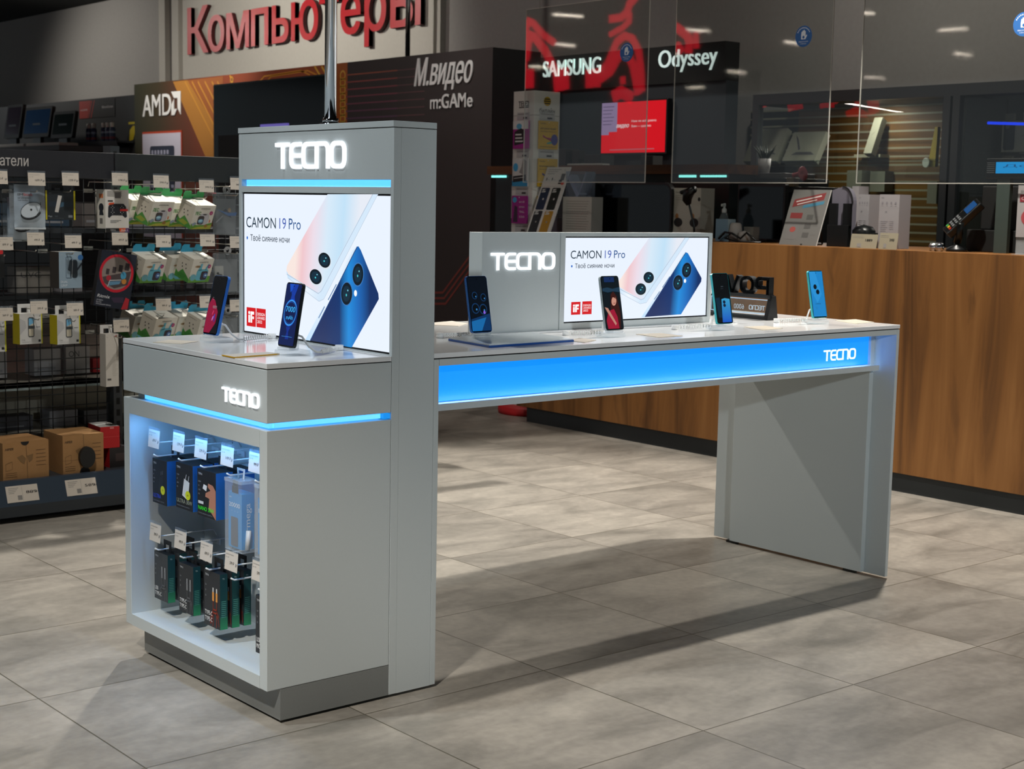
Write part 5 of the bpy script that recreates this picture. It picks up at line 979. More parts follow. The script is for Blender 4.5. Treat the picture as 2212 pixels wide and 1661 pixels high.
def art_leaf(b, q):
    b.rect(K('#6d6c69'), 0, 0, 1, 1, q, .0005); b.poly(K('#7c3333'), [(.08, .68), (.88, .82), (.9, .95), (.1, .82)], q, .001); b.poly(K('#447a92'), [(.36, .66), (.9, .74), (.92, .8), (.38, .72)], q, .001); b.rect(K('#7c3333'), .1, .48, .42, .58, q, .001)
    b.line(K('#c9c5bf'), [(.16, .78), (.8, .89)], .02, q, .0014); b.line(K('#c9c5bf'), [(.2, .73), (.7, .82)], .016, q, .0014); b.poly(K('#6f6d6b'), rrect(.1, .1, .42, .46, .05), q, .001); b.disc(K('#9a4a44'), .26, .28, .08, .05, q, .0014, n=12)
    for yy in (.46, .3, .14): b.rect(K('#565553'), .55, yy-.0, .72, yy+.09, q, .001); b.line(K('#676562'), [(.77, yy+.05), (.9, yy+.05)], .01, q, .001)
leaning('leaflet_stand', 'grey leaning notice with a slanted red band on the desk', 'notice', 1683, 1763, 1757, 410, 4.03, 4.13, art_leaf)
def desk_box(name, lab, u0, u1, vt, x, d, cols, art=None, z=None, cat='box', group=None, side=None, vb=None, rz=0.):
    z0 = ZD+.0008 if z is None else z; y1, y0 = on_desk(u0, x), on_desk(u1, x); zt = zat((u0+u1)/2, vt, x)
    o = carton(name, lab, (y1-y0, d, zt-z0), cols, art, group, cat, None, None, side); put(o, (x+d, (y0+y1)/2, zt), rz=R90+rz); return o
PB = (K('#bcb8ae'), K('#8f8b82'), K('#c6c2b8'))
def art_txt(b, q):
    for k in range(12): b.line(K('#8d897f'), [(.12, .88-.065*k), (.92-.03*(k % 4), .88-.065*k)], .012, q, .0006)
wb = desk_box('white_box', 'white box covered in small print under the silver folding stand', 1214, 1276, 425, 4.15, .09, PB, art_txt)
# silver folding stand on that box
zb_ = zat(1245, 425, 4.15)+.001; t = thing('folding_stand', 'silver folding stand on top of the small-print white box', 'stand', (4.19, on_desk(1247, 4.19), zb_), R90)
b = MB(); S = mat('silver_plate', '#9aa0ac', .3, .6); fr = FY(0, 0, 0); b.poly(S, rrect(-.06, 0, .075, .012, .004), FR((0, .02, 0), X, Y), 0, .004); b.line(S, [(.03, .004), (-.055, .12)], .03, fr, -.03, .03); b.line(S, [(.02, .004), (.085, .14)], .012, fr, -.05, .02); b.build('plates', t)
b = MB(); b.box(clear('stand_case', '#dfe5ee', .05, .12, '#aeb6c4'), (-.075, -.035, 0), (.1, .04, .148)); b.build('clear_case', t)
desk_box('white_box', 'grey lilac box low beside the leaning strap board', 1186, 1216, 470, 4.2, .08, (K('#6c6a74'), K('#5a5862'), K('#78767f')))
# black screen with rounded corner
def monitor(lab, u0, u1, vt, vb, x, r, stand_z=ZD, rz=0., name='monitor', scr=None, cat='monitor', lean=0.):
    y1, y0 = on_desk(u0, x), on_desk(u1, x); zt, z0 = zat((u0+u1)/2, vt, x), zat((u0+u1)/2, vb, x); w, h = y1-y0, zt-z0
    t = thing(name, lab, cat, (x, (y0+y1)/2, stand_z), R90+rz); b = MB(); fr = FR((0, 0, z0-stand_z), X, V((0, math.sin(lean), math.cos(lean))))
    b.poly(M_BLACK, rrect(-w/2, 0, w/2, h, r), fr, -.03, 0); b.build('case', t)
    b = MB(); b.poly(M_SCREENOFF, rrect(-w/2+.012, .012, w/2-.012, h-.012, r*.8), fr, .0006)
    if scr: scr(b, FR((-w/2+.014, 0, z0-stand_z+.014), X*(w-.028), V((0, math.sin(lean), math.cos(lean)))*(h-.028)))
    b.build('screen', t)
    b = MB(); b.box(M_BLACK, (-.03, .03+h*.3*math.sin(lean), 0), (.03, .06+h*.3*math.sin(lean), z0-stand_z+h*.4)); b.box(M_BLACK, (-w*.25, -.04, 0), (w*.25, .12, .012), .003); b.build('stand', t); return t
monitor('black glossy screen with a rounded corner beside the small-print box', 1272, 1448, 394, 512, 4.3, .06)
def art_cam(b, q):
    b.text(K('#6a675f'), 'Камера для записи', .08, .9, .03, q, w=.5, d=.0006); [b.line(K('#8d897f'), [(.08, .85-.04*k), (.4-.04*k, .85-.04*k)], .008, q, .0006) for k in range(3)]
    for x in (.1, .68): b.disc(K('#1f2020'), x+.1, .32, .16, .09, q, .0006, n=16); b.disc(K('#a5713f'), x+.05, .44, .06, .06, q, .0005, n=12)
    b.disc(K('#1f2020'), .94, .78, .05, .04, q, .0006, n=12)
desk_box('camera_box', 'white box printed with small black cameras behind the desk scanner', 1452, 1511, 406, 4.32, .11, (K('#b6b2a4'), K('#a19d90'), K('#c0bcae')), art_cam, side=lambda b, q: (b.disc(K('#222222'), .5, .78, .14, .06, q, .0006, n=12), b.disc(K('#222222'), .4, .25, .14, .06, q, .0006, n=12)))
# barcode scanner on a bent stalk
t = thing('barcode_scanner', 'black barcode scanner on a thin bent stalk in front of the camera box', 'scanner', (4.2, on_desk(1497, 4.2), ZD), R90); b = MB()
b.lathe(M_BLACK, (0, .01), [(0, 0), (.045, 0), (.045, .01), (.012, .02), (0, .02)], 20); b.tube(M_BLACK, [(0, .01, .015), (-.006, .01, .08), (-.03, .0, .17), (-.034, -.005, .2)], .006, 8); b.build('stalk', t)
b = MB(); b.tube(M_BLACK, [(-.034, -.006, .19), (-.045, -.01, .215), (-.03, -.02, .245), (.0, -.03, .262), (.03, -.035, .265)], [.014, .026, .03, .024, .012], 12); b.tube(M_BLACK, [(-.07, -.03, .255), (.03, -.035, .272)], [.012, .02], 10); b.build('head', t)
# clear bottle, pale boxes and cable
t = thing('spray_bottle', 'clear spray bottle standing behind the pale blue box', 'bottle', (4.28, on_desk(1562, 4.28), ZD+.0005), 0); b = MB()
b.lathe(clear('bottle', '#cfd8da', .04, .25, '#9fa8aa'), (0, 0), [(0, 0), (.03, 0), (.03, .11), (.012, .15), (0, .15)], 18); b.build('bottle', t); b = MB(); b.lathe(K('#b9bcb6'), (0, 0), [(.013, .15), (.013, .168), (.006, .175), (.006, .2), (0, .2)], 14); b.box(K('#b9bcb6'), (-.022, -.005, .183), (.008, .005, .197), .002); b.build('spray_cap', t)
desk_box('pale_box', 'pale blue box in front of the clear spray bottle', 1545, 1571, 473, 4.12, .06, (K('#6f8c9c'), K('#9fb0b4'), K('#8fa4ae')))
t = thing('cable_holder', 'crumpled white holder with a black cable beside the pale blue box', 'holder', (4.13, on_desk(1589, 4.13), ZD), R90); b = MB()
b.lathe(K('#a9a39b'), (-.02, .02), [(0, 0), (.03, 0), (.036, .05), (.03, .09), (.022, .1), (0, .1)], 14); b.lathe(K('#b3ada5'), (.04, .02), [(0, 0), (.035, 0), (.03, .05), (.0, .06)], 12); b.build('holder', t)
b = MB(); b.tube(M_BLACK, [(-.1, -.02, .015), (-.05, -.03, .05), (.01, -.04, .045), (.06, -.03, .02), (.09, -.02, .05), (.16, -.02, .01)], .006, 6); b.tube(M_BLACK, [(.0, -.045, .04), (-.03, -.05, .02), (.05, -.05, .005), (.2, -.03, .004)], .005, 6); b.build('cable', t)
desk_box('pale_box', 'small pale card block beside the crumpled white holder', 1606, 1626, 490, 4.2, .05, (K('#8a867c'), K('#76726a'), K('#8f8b82')))
monitor('black monitor left of the leaning grey notice', 1590, 1692, 398, 520, 4.38, .006)
# curved leaflet holder and boxes to the right
t = thing('leaflet_holder', 'grey arched holder with two dark slots right of the leaning notice', 'holder', (4.1, on_desk(1816, 4.1), ZD), R90); b = MB(); wv = wid(1795, 1840, 4.1); hz = zat(1816, 403, 4.1)-ZD
pts = [(-wv/2, 0), (wv/2, 0), (wv/2, hz*.72)]+[(wv/2-wv*.5*(1-math.cos(a)), hz*.72+hz*.28*math.sin(a)) for a in [math.pi/2*i/8 for i in range(1, 9)]]+[(-wv/2, hz*.94)]
b.poly(K('#6b6873'), pts, FY(0, 0, 0), -.03, 0); b.line(K('#1a1c1e'), pts[2:11], .006, FY(0, 0, 0), .0, .004); b.build('back_plate', t)
b = MB(); b.box(M_BLACK, (-wv/2, -.03, 0), (wv/2, -.001, hz*.36), .002)
for x in (-wv/2, wv*.16): b.box(M_BLACK, (x, -.02, hz*.3), (x+wv*.34, -.002, hz*.72), .001)
b.build('slots', t)
PK = (K('#a8a3a6'), K('#928d90'), K('#b0abae'))
def art_wb(b, q):
    b.text(K('#77727a'), 'miniHome', .1, .93, .022, q, d=.0006)
    for k in range(4): b.disc(K('#8f8a90'), .16+.22*k, .84, .05, .025, q, .0006, n=10); b.line(K('#8f8a90'), [(.11+.22*k, .79), (.21+.22*k, .79)], .006, q, .0006)
    b.text(K('#6a656c'), '12000', .3, .66, .03, q, d=.0006); [b.line(K('#8f8a90'), [(.1, .5-.035*k), (.45-.05*(k % 3), .5-.035*k)], .007, q, .0006) for k in range(7)]; [b.line(K('#8f8a90'), [(.55, .5-.035*k), (.75, .5-.035*k)], .007, q, .0006) for k in range(5)]
desk_box('white_box', 'tall white box behind the arched grey holder', 1836, 1850, 402, 4.3, .08, PK, None)
desk_box('white_box', 'white box between the arched holder and the big white box', 1850, 1874, 420, 4.22, .09, PK, art_wb)
desk_box('white_box', 'biggest white box standing alone on the desk', 1896, 1939, 420, 4.1, .09, PK, art_wb)
b = MB(); b.lathe(M_BLACK, (0, 0), [(.055, 0), (.055, .02), (.04, .04), (.0, .05)], 20); o = b.build('round_speaker'); put(o, (4.12, on_desk(1865, 4.12), ZD+.06)); tag(o, 'black domed speaker on a block behind the 1889 card', 'speaker')
desk_box('block', 'dark block under the black domed speaker', 1846, 1884, 503, 4.07, .1, (M_BLACK, M_BLACK, M_BLACK))
def pcard(lab, u0, u1, vt, x, pr):
    y1, y0 = on_desk(u0, x), on_desk(u1, x); zt = zat(u0, vt, x); b = MB(); w, h = y1-y0, zt-ZD; fr = FR((0, w/2, 0), -Y*w, V((.012, 0, h))); b.box(K('#9a927d'), (0, 0, -.002), (1, 1, 0), fr=fr); b.text(M_INK, pr, .56, .5, .16, fr, w=.26, d=.0008, bold=.02); b.rect(M_INKG, .26, .08, .42, .34, fr, .0008); [b.line(M_INKG, [(.06, .85-.1*k), (.5, .85-.1*k)], .015, fr, .0008) for k in range(2)]
    o = b.build('price_card'); put(o, (x, (y0+y1)/2, ZD+.0005)); tag(o, lab, 'price card', 'price cards on the desk')
pcard('price card reading 1889 at the edge of the desk', 1836, 1893, 505, 3.97, '1889'); pcard('price card reading 2490 in front of the biggest white box', 1898, 1937, 503, 3.97, '2490')
# payment terminal
t = thing('payment_terminal', 'black tilted payment terminal with a blue screen on the desk', 'payment terminal', (4.08, on_desk(2062, 4.08), ZD), R90)
b = MB(); b.lathe(M_BLACK, (0, .02), [(0, 0), (.05, 0), (.045, .015), (.012, .03), (.012, .05), (0, .05)], 18); b.tube(mat('metal_neck', '#2c2e2d', .3, .7), [(0, .02, .04), (.01, .02, .08), (.025, .0, .13)], .017, 10); b.build('stand', t)
b = MB(); a = math.radians(43); dv = V((math.cos(a)*.78, .35, math.sin(a))).normalized(); side = V((-.32, -.75, .55)).normalized(); side = (side-dv*side.dot(dv)).normalized(); wv_ = dv.cross(side).normalized()
fr = FR((-.055, -.01, .085), wv_*-1, dv); fr = Matrix(((-wv_.x, dv.x, side.x, -.05), (-wv_.y, dv.y, side.y, -.01), (-wv_.z, dv.z, side.z, .09), (0, 0, 0, 1)))
b.box(M_BLACK, (-.036, 0, -.035), (.036, .2, .0), .006, fr=fr); b.build('body', t)
b = MB(); b.rect(L('#1d4f86', .9), -.026, .125, .026, .185, fr, .001); b.build('screen', t); b = MB()
for r in range(4):
    for c_ in range(3): b.box(K('#6a6c6e') if r else K(('#c83a2a', '#c8a02a', '#3a9a4a')[c_]), (-.026+.019*c_, .022+.02*r, 0), (-.026+.019*c_+.013, .034+.02*r, .003), fr=fr)
b.build('keypad', t)
for (u, lab) in ((2017, 'left of two small silver cups by the payment terminal'), (2030, 'right of two small silver cups by the payment terminal')):
    b = MB(); b.lathe(M_CHROME, (0, 0), [(0, 0), (.016, 0), (.021, .014), (.021, .024), (.014, .036), (0, .04)], 16); o = b.build('metal_cup'); put(o, (4.04, on_desk(u, 4.04), ZD)); tag(o, lab, 'cup', 'silver cups on the desk')
# till with customer display at the right edge
t = thing('cash_till', 'black cash till block at the right end of the desk', 'till', (4.2, on_desk(2170, 4.2), ZD), R90); b = MB(); wv = wid(2090, 2260, 4.2); b.box(M_BLACKM, (-wv/2, 0, 0), (wv/2, .3, .1), .004); b.box(M_BLACKM, (-wv/2+.03, .06, .1), (wv/2, .2, .3), .006); b.build('body', t)
pz = zat(2172, 364, 4.15); t = thing('customer_display', 'blue lit customer display bar on a grey post', 'display', (4.15, on_desk(2165, 4.15), ZD), R90); b = MB(); b.box(K('#3f4a46'), (-.035, -.012, 0), (.03, .012, pz-ZD-.02)); b.build('post', t)
b = MB(); x0, x1 = -.09, wid(2165, 2260, 4.15); b.box(M_BLACK, (x0, -.02, pz-ZD-.045), (x1, .03, pz-ZD+.045), .004); b.build('case', t)
b = MB(); q = FY(x0+.05, -.0205, pz-ZD-.022, .3, .05); b.rect(L('#0f93d8', 1), 0, 0, 1, 1, q); b.text(L('#0b4f86', 1), 'Добро пожаловать', .12, .55, .22, q, d=.0005); [b.rect(K('#55595c'), -.15, .05+.17*k, -.02, .1+.17*k, q, .0004) for k in range(6)]; b.build('lit_screen', t)
def art_cre(b, q): b.text(K('#6a6a6a'), 'ВОЗЬМИ', .1, .86, .04, q, w=.7, d=.0006); b.rect(K('#8e2a35'), .08, .68, 1, .82, q, .0006); b.text(K('#d8c8c8'), 'СКИДКУ', .14, .715, .06, q, w=.7, d=.001); b.disc(K('#b04a50'), .75, .38, .6, .22, q, .0006, n=30); b.text(K('#e0cccc'), '%', .45, .32, .1, q, d=.001)
t = thing('poster_holder', 'white poster with a red band at the right picture edge, standing by the till', 'poster', (4.02, on_desk(2225, 4.02), ZD+.0), R90); b = MB(); wv = wid(2193, 2257, 4.02); zz0, zz1 = zat(2200, 512, 4.02)-ZD, zat(2200, 400, 4.02)-ZD; b.box(K('#a9a4a4'), (-wv/2, 0, zz0), (wv/2, .004, zz1)); art_cre(b, FY(-wv/2, -.0006, zz0, wv, zz1-zz0)); b.build('poster', t); b = MB(); b.box(M_CLEAR, (-wv/2, 0.0045, 0), (wv/2, .007, zz0+.02)); b.box(M_CLEAR, (-wv/2, -.03, 0), (wv/2, .06, .004)); b.build('clear_holder', t)
# ================================================================== brown gaming wall panel
XM, YM0 = 5.0, 5.29
YML, YMM = at(290, 183, 'x', XM).y, at(751, 140, 'x', XM).y
M_BRN = speckle('brown_panel', '#2a2120', '#302524', 60, .55)
gw = thing('gaming_wall', 'dark brown and orange gaming wall panel with white lettering', 'wall panel', (5.2, 7.0, 0)); ow = gw.location
b = MB(); b.box(M_BLACKM, (XM+.003, YM0, 0), (XM+.45, YML, 2.385)); b.build('body', gw, ow)
b = MB(); zt = 2.385
def wp(u, v): p = at(u, v, 'x', XM); return (p.y, p.z)
fr = FR((XM, 0, 0), -Y, Z)       # u is minus y
def wq(*P): return [(-wp(u, v)[0], wp(u, v)[1]) for u, v in P]
b.rect(M_BRN, -YMM, 0, -YM0, zt, fr, .001); GRD = ramp_uv('rust_panel', [(0, '#33331f'), (.14, '#3b3120'), (.3, '#5a2f20'), (.55, '#8a3f22'), (.8, '#9a4824'), (1, '#8f4a1c')], 0, .5)
b.poly(GRD, [(-YML, 0), (-YMM, 0), (-YMM, zt), (-YML, zt)], fr, .001, uvs=[(0, 0), (1, 0), (1, 1), (0, 1)])
b.poly(K('#3a3a24'), [(-YML, 1.9)]+wq((345, 270), (377, 177))[1:]+[(-YML, zt)], fr, .0016) if 0 else None
b.poly(K('#9c6a2c'), wq((374, 176.5), (405, 173), (482, 300), (482, 345), (447, 345)), fr, .002); b.poly(K('#8a4f26'), wq((405, 173.5), (482, 165), (482, 300)), fr, .0016)
for u in (400, 415, 428, 443, 458, 470): b.line(K('#b07a2e'), wq((u, 176), (u+68, 310)), .018, fr, .0024)
for u in (560, 575): b.line(K('#d08a2a'), wq((u, 178), (u+11, 165), (u+90, 152.5), (u+110, 162)), .014, fr, .0024)
for u in (680, 695): b.line(K('#dda83a'), wq((u, 143), (u+12, 163)), .02, fr, .0024)
b.line(K('#c9922e'), wq((497, 163), (503, 178)), .016, fr, .0024); b.disc(K('#b5832c'), *wq((501, 172))[0], .03, .03, fr, .0022, n=14); b.disc(K('#7d4a26'), *wq((501, 172))[0], .016, .016, fr, .0026, n=12)
b.poly(K('#9a5016'), [(-YMM-.25, 0), (-YMM, 0), (-YMM, zt), (-YMM-.25, zt)], fr, .002)
for k in range(8):
    c = wq((741, 163+15.6*k))[0]; b.line(K('#c79a38'), [(c[0]+.035*math.cos(a), c[1]+.035*math.sin(a)) for a in [2*math.pi*i/12 for i in range(12)]], .014, fr, .003, closed=True)
    b.line(ramp_uv('circuit_line', [(0, '#a8722e'), (.12, '#8a3540'), (.5, '#5f3547'), (1, '#302524')], 0, .5) if 0 else K(('#8a4a38', '#86403c', '#7c3a40', '#733844', '#6b3848', '#5f364c', '#57364f', '#4d3450')[k]), [(c[0]+.04, c[1]), (c[0]+.75, c[1]+.0)], .011, fr, .0026); b.line(K('#5a3a3c'), [(c[0]+.75, c[1]), (c[0]+1.1, c[1])], .008, fr, .0026)
for k in range(3): b.line(K('#7a3129'), wq((930, 632+12*k), (957+3*k, 632+12*k), (1040, 520+15*k)), .016, fr, .0026)
b.build('printed_face', gw, ow)
b = MB(); I = K('#d6d6d4')
p0, p1 = wq((310, 252))[0], wq((371, 248))[0]; b.text(I, 'AMD', p0[0], p0[1]-.0, .2, fr, w=p1[0]-p0[0], d=.004, bold=.015, ext=.006)
b.build('lettering', gw, ow); b = MB()
a0 = wq((372, 249))[0]; s_ = wq((392, 249))[0][0]-a0[0]; hh = .22
def AP(P): b.poly(I, [(a0[0]+x*s_, a0[1]+y*hh) for x, y in P], fr, .004, .01)
AP([(.0, 1), (1, 1), (1, 0), (.68, .28), (.68, .72), (.3, .72)]); AP([(.0, .0), (.0, .45), (.28, .68), (.28, .26), (.62, .26), (.34, .0)])
b.build('corner_mark', gw, ow)
b = MB(); p0, p1 = wq((897, 195))[0], wq((1022, 188))[0]; I2 = K('#e8e8e8'); b.text(I2, 'М.видео', p0[0], p0[1]+.03, .19, fr, w=p1[0]-p0[0], d=.004, bold=.012, shear=.32, ext=.008)
p0, p1 = wq((932, 231))[0], wq((1022, 228))[0]; b.text(I2, 'm:GAMe', p0[0], p0[1]-.015, .1, fr, w=p1[0]-p0[0], d=.004, bold=.018, ext=.008); b.build('lettering', gw, ow)
b = MB(); q = wq((311, 335), (393, 286)); x0, x1, z1 = q[0][0], q[1][0], q[1][1]; b.rect(K('#a83c20'), x0-.01, z1-1.0, x1+.01, z1+.02, fr, .002, .01); b.rect(K('#b9b6c4'), x0, z1-1.0, x1, z1, fr, .01, .014); w_ = x1-x0
b.poly(K('#2c3242'), rrect(x0+.2*w_, z1-.9, x0+.84*w_, z1-.12, .03), fr, .0142); b.rect(K('#b9b6c4'), x0+.34*w_, z1-.75, x0+.7*w_, z1-.42, fr, .0146)
for k in range(6): b.rect(K('#9a9cb0'), x0+.24*w_+.08*k*w_, z1-.2, x0+.29*w_+.08*k*w_, z1-.16, fr, .0146); b.rect(K('#9a9cb0'), x0+.22*w_, z1-.34-.06*k, x0+.29*w_, z1-.31-.06*k, fr, .0146); b.rect(K('#9a9cb0'), x0+.75*w_, z1-.34-.06*k, x0+.82*w_, z1-.31-.06*k, fr, .0146)
b.build('chip_picture', gw, ow)
# the wall television
(ya_, z1), (yb_, _) = wp(475.5, 184), wp(727, 150); t = thing('television', 'large switched-off black television on the orange wall behind the tower', 'television', (XM-.04, (ya_+yb_)/2, z1-.55)); w_ = ya_-yb_
b = MB(); b.box(M_BLACK, (-.03, -w_/2, -.55), (.035, w_/2, .0+.55), .004); b.build('case', t); b = MB(); b.rect(mat('tv_glass', '#030708', .12, spec=.22), .012, .012, w_-.012, 1.088, FX(-.0305, w_/2, -.55)); b.build('screen', t)
p0 = at(562, 272, 'x', 4.7); p1 = at(620, 268, 'x', 4.7); o = MB().box(L('#6a5fb0', .75), (0, p1.y-p0.y, -.07), (.02, 0, .012)).build('lit_strip'); put(o, (4.7, p0.y, p0.z)); tag(o, 'violet lit bar showing above the left of the tower top', 'light')
o = MB().box(M_BLACKM, (0, -.9, 0), (.26, .9, p0.z-.07)).build('display_plinth'); put(o, (4.64, p0.y-.3, 0)); tag(o, 'black plinth hidden behind the tower below the television', 'plinth')
pp = at(881, 60, 'x', 5.2); b = MB(); b.cyl(M_CHROME, (0, 0), .019, 0, 3.62-2.386, 20); o = b.build('chrome_pole'); put(o, (5.2, pp.y, 2.386)); tag(o, 'thin chrome pole rising from the top of the brown wall panel', 'pole')
# ================================================================== black display wall with white names
XS = 5.73; YS0 = 3.754
bw = thing('display_booth', 'black display booth with two lit white names over a dark blue grey wall', 'display wall', (5.8, 4.8, 0)); ob = bw.location
M_SLATE = speckle('slate_panel', '#272d33', '#2b3238', 40, .6)
b = MB(); b.box(M_BLACKM, (XS, YS0, 2.13), (XS+.14, 6.1, 2.385)); b.build('header', bw, ob); b = MB(); b.box(M_SLATE, (XS+.02, YS0, 0), (XS+.14, 6.1, 2.13)); b.build('panel', bw, ob)
fr = FR((XS, 0, 0), -Y, Z)
def sp(u, v): p = at(u, v, 'x', XS); return (-p.y, p.z)
b = MB(); IW = mat('booth_letters', '#cfe0dc', .4, emit=.62, ehex='#d8ece8'); a0, a1 = sp(1175, 167), sp(1298, 162); b.text(IW, 'SAMSUNG', a0[0], a0[1], .115, fr, w=a1[0]-a0[0], d=.002, bold=.008, ext=.01); a0, a1 = sp(1424, 147), sp(1550, 140); b.text(IW, 'Odyssey', a0[0], a0[1], .115, fr, w=a1[0]-a0[0], d=.002, bold=.0, ext=.01); b.build('lettering', bw, ob)
# red television on it
(q0, zt_), (q1, zb_) = sp(1312, 224), sp(1447, 329); t = thing('television', 'television showing a bright red picture on the black display booth', 'television', (XS-.03, -(q0+q1)/2, (zt_+zb_)/2)); w_, h_ = q1-q0, zt_-zb_
b = MB(); b.box(M_BLACK, (-.02, -w_/2-.012, -h_/2-.015), (.029, w_/2+.012, h_/2+.012), .003); b.build('case', t)
b = MB(); q = FX(-.0205, w_/2, -h_/2, w_, h_); b.rect(L('#d3081a', .9), 0, 0, 1, 1, q); b.poly(L('#8f7ca0', .85), [(.0, 1), (.25, 1), (.25, .42), (.12, .42), (.12, .36), (0, .36)], q, .001)
for k in range(6): b.line(L('#4a3f5c', .8), [(.02, .92-.07*k), (.2-.02*(k % 3), .92-.07*k)], .012, q, .0014)
b.text(L('#e8d8da', .9), 'видео', .24, .5, .08, q, w=.2, d=.0014, bold=.02, shear=.3); b.text(L('#e8d8da', .9), 'Нам не всё равно', .48, .6, .04, q, w=.38, d=.0014); b.text(L('#e8d8da', .9), 'Вам — удобно', .48, .5, .04, q, w=.3, d=.0014); b.line(L('#b05a64', .9), [(.14, .06), (.84, .07)], .02, q, .0014); b.build('screen', t)
# brown desk with lit edge in front of the booth
dk = thing('display_desk', 'raised dark wood display desk with a lit turquoise edge before the black booth', 'desk', (4.85, 4.6, 0)); ok_ = dk.location
ztop = at(1300, 358, 'x', 4.8).z; yd0, yd1 = at(1572, 370, 'x', 4.72).y, at(1052, 370, 'x', 4.72).y; b = MB(); b.box(M_DESKW, (4.72, yd0, ztop-.055), (4.985, yd1, ztop)); b.build('desk_top', dk, ok_)
b = MB(); b.box(mat('black_teal', '#10191b', .4), (4.76, yd0+.02, 0), (4.985, yd1-.05, ztop-.055)); b.build('body', dk, ok_)
zl = ztop-.068
for u0, u1 in ((1062, 1092), (1467, 1502)): b = MB(); b.box(L('#7fe0d8', 1.6), (4.748, at(u1, 376, 'x', 4.75).y, zl-.007), (4.7595, at(u0, 376, 'x', 4.75).y, zl+.007)); b.build('led_strip', dk, ok_)
b = MB()
for k in range(11): yk = at(1514+5.2*k, 376, 'x', 4.75).y; b.box(L('#7fe0d8', 1.6), (4.748, yk-.005, zl-.006), (4.7595, yk+.004, zl+.006))
b.build('led_dots', dk, ok_)
def kit(name, lab, u0, u1, vt, x, d, col, cat): # dark items standing on that desk
    a, c = at(u0, vt, 'x', x), at(u1, vt, 'x', x); b = MB(); b.box(K(col), (0, c.y-a.y, 0), (d, 0, max(.012, a.z-ztop-.001)), .003); o = b.build(name); put(o, (x, a.y, ztop+.0006)); tag(o, lab, cat)
kit('desktop_computer', 'dark computer case at the left of the raised wood desk', 1186, 1222, 322, 4.85, .12, '#15191b', 'computer'); kit('headset_stand', 'dark gadget between the case and the red television', 1236, 1250, 325, 4.88, .06, '#121516', 'gadget'); kit('game_console', 'low dark device under the red television', 1263, 1298, 334, 4.84, .12, '#161a1c', 'gadget')
kit('keyboard', 'pale keyboard lying on the raised wood desk below the red television', 1225, 1300, 354, 4.74, .07, '#9c9c96', 'keyboard'); kit('loudspeaker', 'small dark speaker right under the red television', 1385, 1410, 336, 4.86, .09, '#0e1011', 'speaker')
# ================================================================== glass showcases with wood slats
sh = thing('glass_showcase', 'grey framed glass showcases with wooden slat wall behind the desk', 'showcase', (5.95, 2.0, 0)); os_ = sh.location
M_FRM = mat('showcase_frame', '#3a3e40', .45, .3); ysl, ypm, ysr = 3.5, at(2046, 400, 'x', XS).y, -.6
b = MB(); b.box(M_FRM, (XS, ysr, 1.955), (6.28, ysl, 2.022)); b.build('top_frame', sh, os_)
for y0, y1 in ((ysl-.05, ysl), (ypm+.008, ypm+.055), (ypm-.055, ypm-.008), (.35, .4)):
    b = MB(); b.box(M_FRM, (XS, y0, 0), (XS+.05, y1, 1.955)); b.build('post', sh, os_)
yw0, yw1 = at(2028, 400, 'x', 6.2).y, at(1620, 300, 'x', 6.2).y
b = MB(); b.box(M_SLATW, (6.2, yw0, .5), (6.25, yw1, 1.955))
for k in range(26): b.rect(K('#8d8a76'), 0, .62+.053*k, yw1-yw0, .632+.053*k, FX(6.1995, yw1, 0))
b.build('slat_wall', sh, os_)
b = MB(); b.box(M_SLATE, (6.2, yw1, .5), (6.25, ysl, 1.955)); b.build('side_wall', sh, os_)
b = MB(); M_PERF = speckle('perforated_panel', '#2a2c2b', '#4a4c48', 120, .6); b.box(M_PERF, (XS+.05, ypm-.07, .5), (6.25, ypm-.058, 1.955)); b.build('perforated_side', sh, os_)
b = MB(); b.box(K('#1a1d1d'), (6.2, ysr, .5), (6.25, yw0-.03, 1.955)); b.build('rear_wall', sh, os_)
b = MB(); b.box(M_FRM, (XS, ysr, .45), (6.28, ysl, .5)); b.box(K('#2a2d2e'), (XS+.01, ysr, 0), (6.28, ysl, .45)); b.build('base_cabinet', sh, os_)
b = MB(); b.rect(M_GLASS, 0, 0, 1, 1, FX(XS+.02, ysl-.05, .5, ysl-.05-ypm-.055, 1.45)); b.build('glass_door', sh, os_); b = MB(); b.rect(M_GLASS, 0, 0, 1, 1, FX(XS+.02, ypm-.055, .5, ypm-.055-.4, 1.45)); b.build('glass_door', sh, os_)
zsh = at(1650, 349, 'x', 6.05).z-.004
b = MB(); b.box(M_GLASS, (5.8, ypm+.06, zsh-.008), (6.19, ysl-.06, zsh)); b.build('glass_shelf', sh, os_)
zs2 = at(2180, 352, 'x', 6.0).z; b = MB(); b.box(M_GLASS, (5.8, .42, zs2-.25-.008), (6.19, ypm-.08, zs2-.25)); b.build('glass_shelf', sh, os_)
def leanbox(name, lab, ub0, ub1, vb, ut, vt, x0, x1, z0, col, art, group):
    a, c = at(ub0, vb, 'x', x0), at(ub1, vb, 'x', x0); zt = at(ut, vt, 'x', x1).z; w = a.y-c.y; v = V((x1-x0, 0, zt-z0)); b = MB(); fr = FR((0, w/2, 0), -Y*w, v); b.box(K(col), (0, 0, -.05), (1, 1, 0), fr=fr); art(b, fr) if art else None
    o = b.build(name); put(o, (x0, (a.y+c.y)/2, z0+.003)); tag(o, lab, 'box', group)
def art_lap(b, q): b.poly(K('#3a3640'), [(.12, .9), (.24, .76), (.42, .4), (.38, .36)], q, .001); b.poly(K('#4a474c'), [(.2, .2), (.34, .3), (.78, .3), (.92, .2)], q, .001)
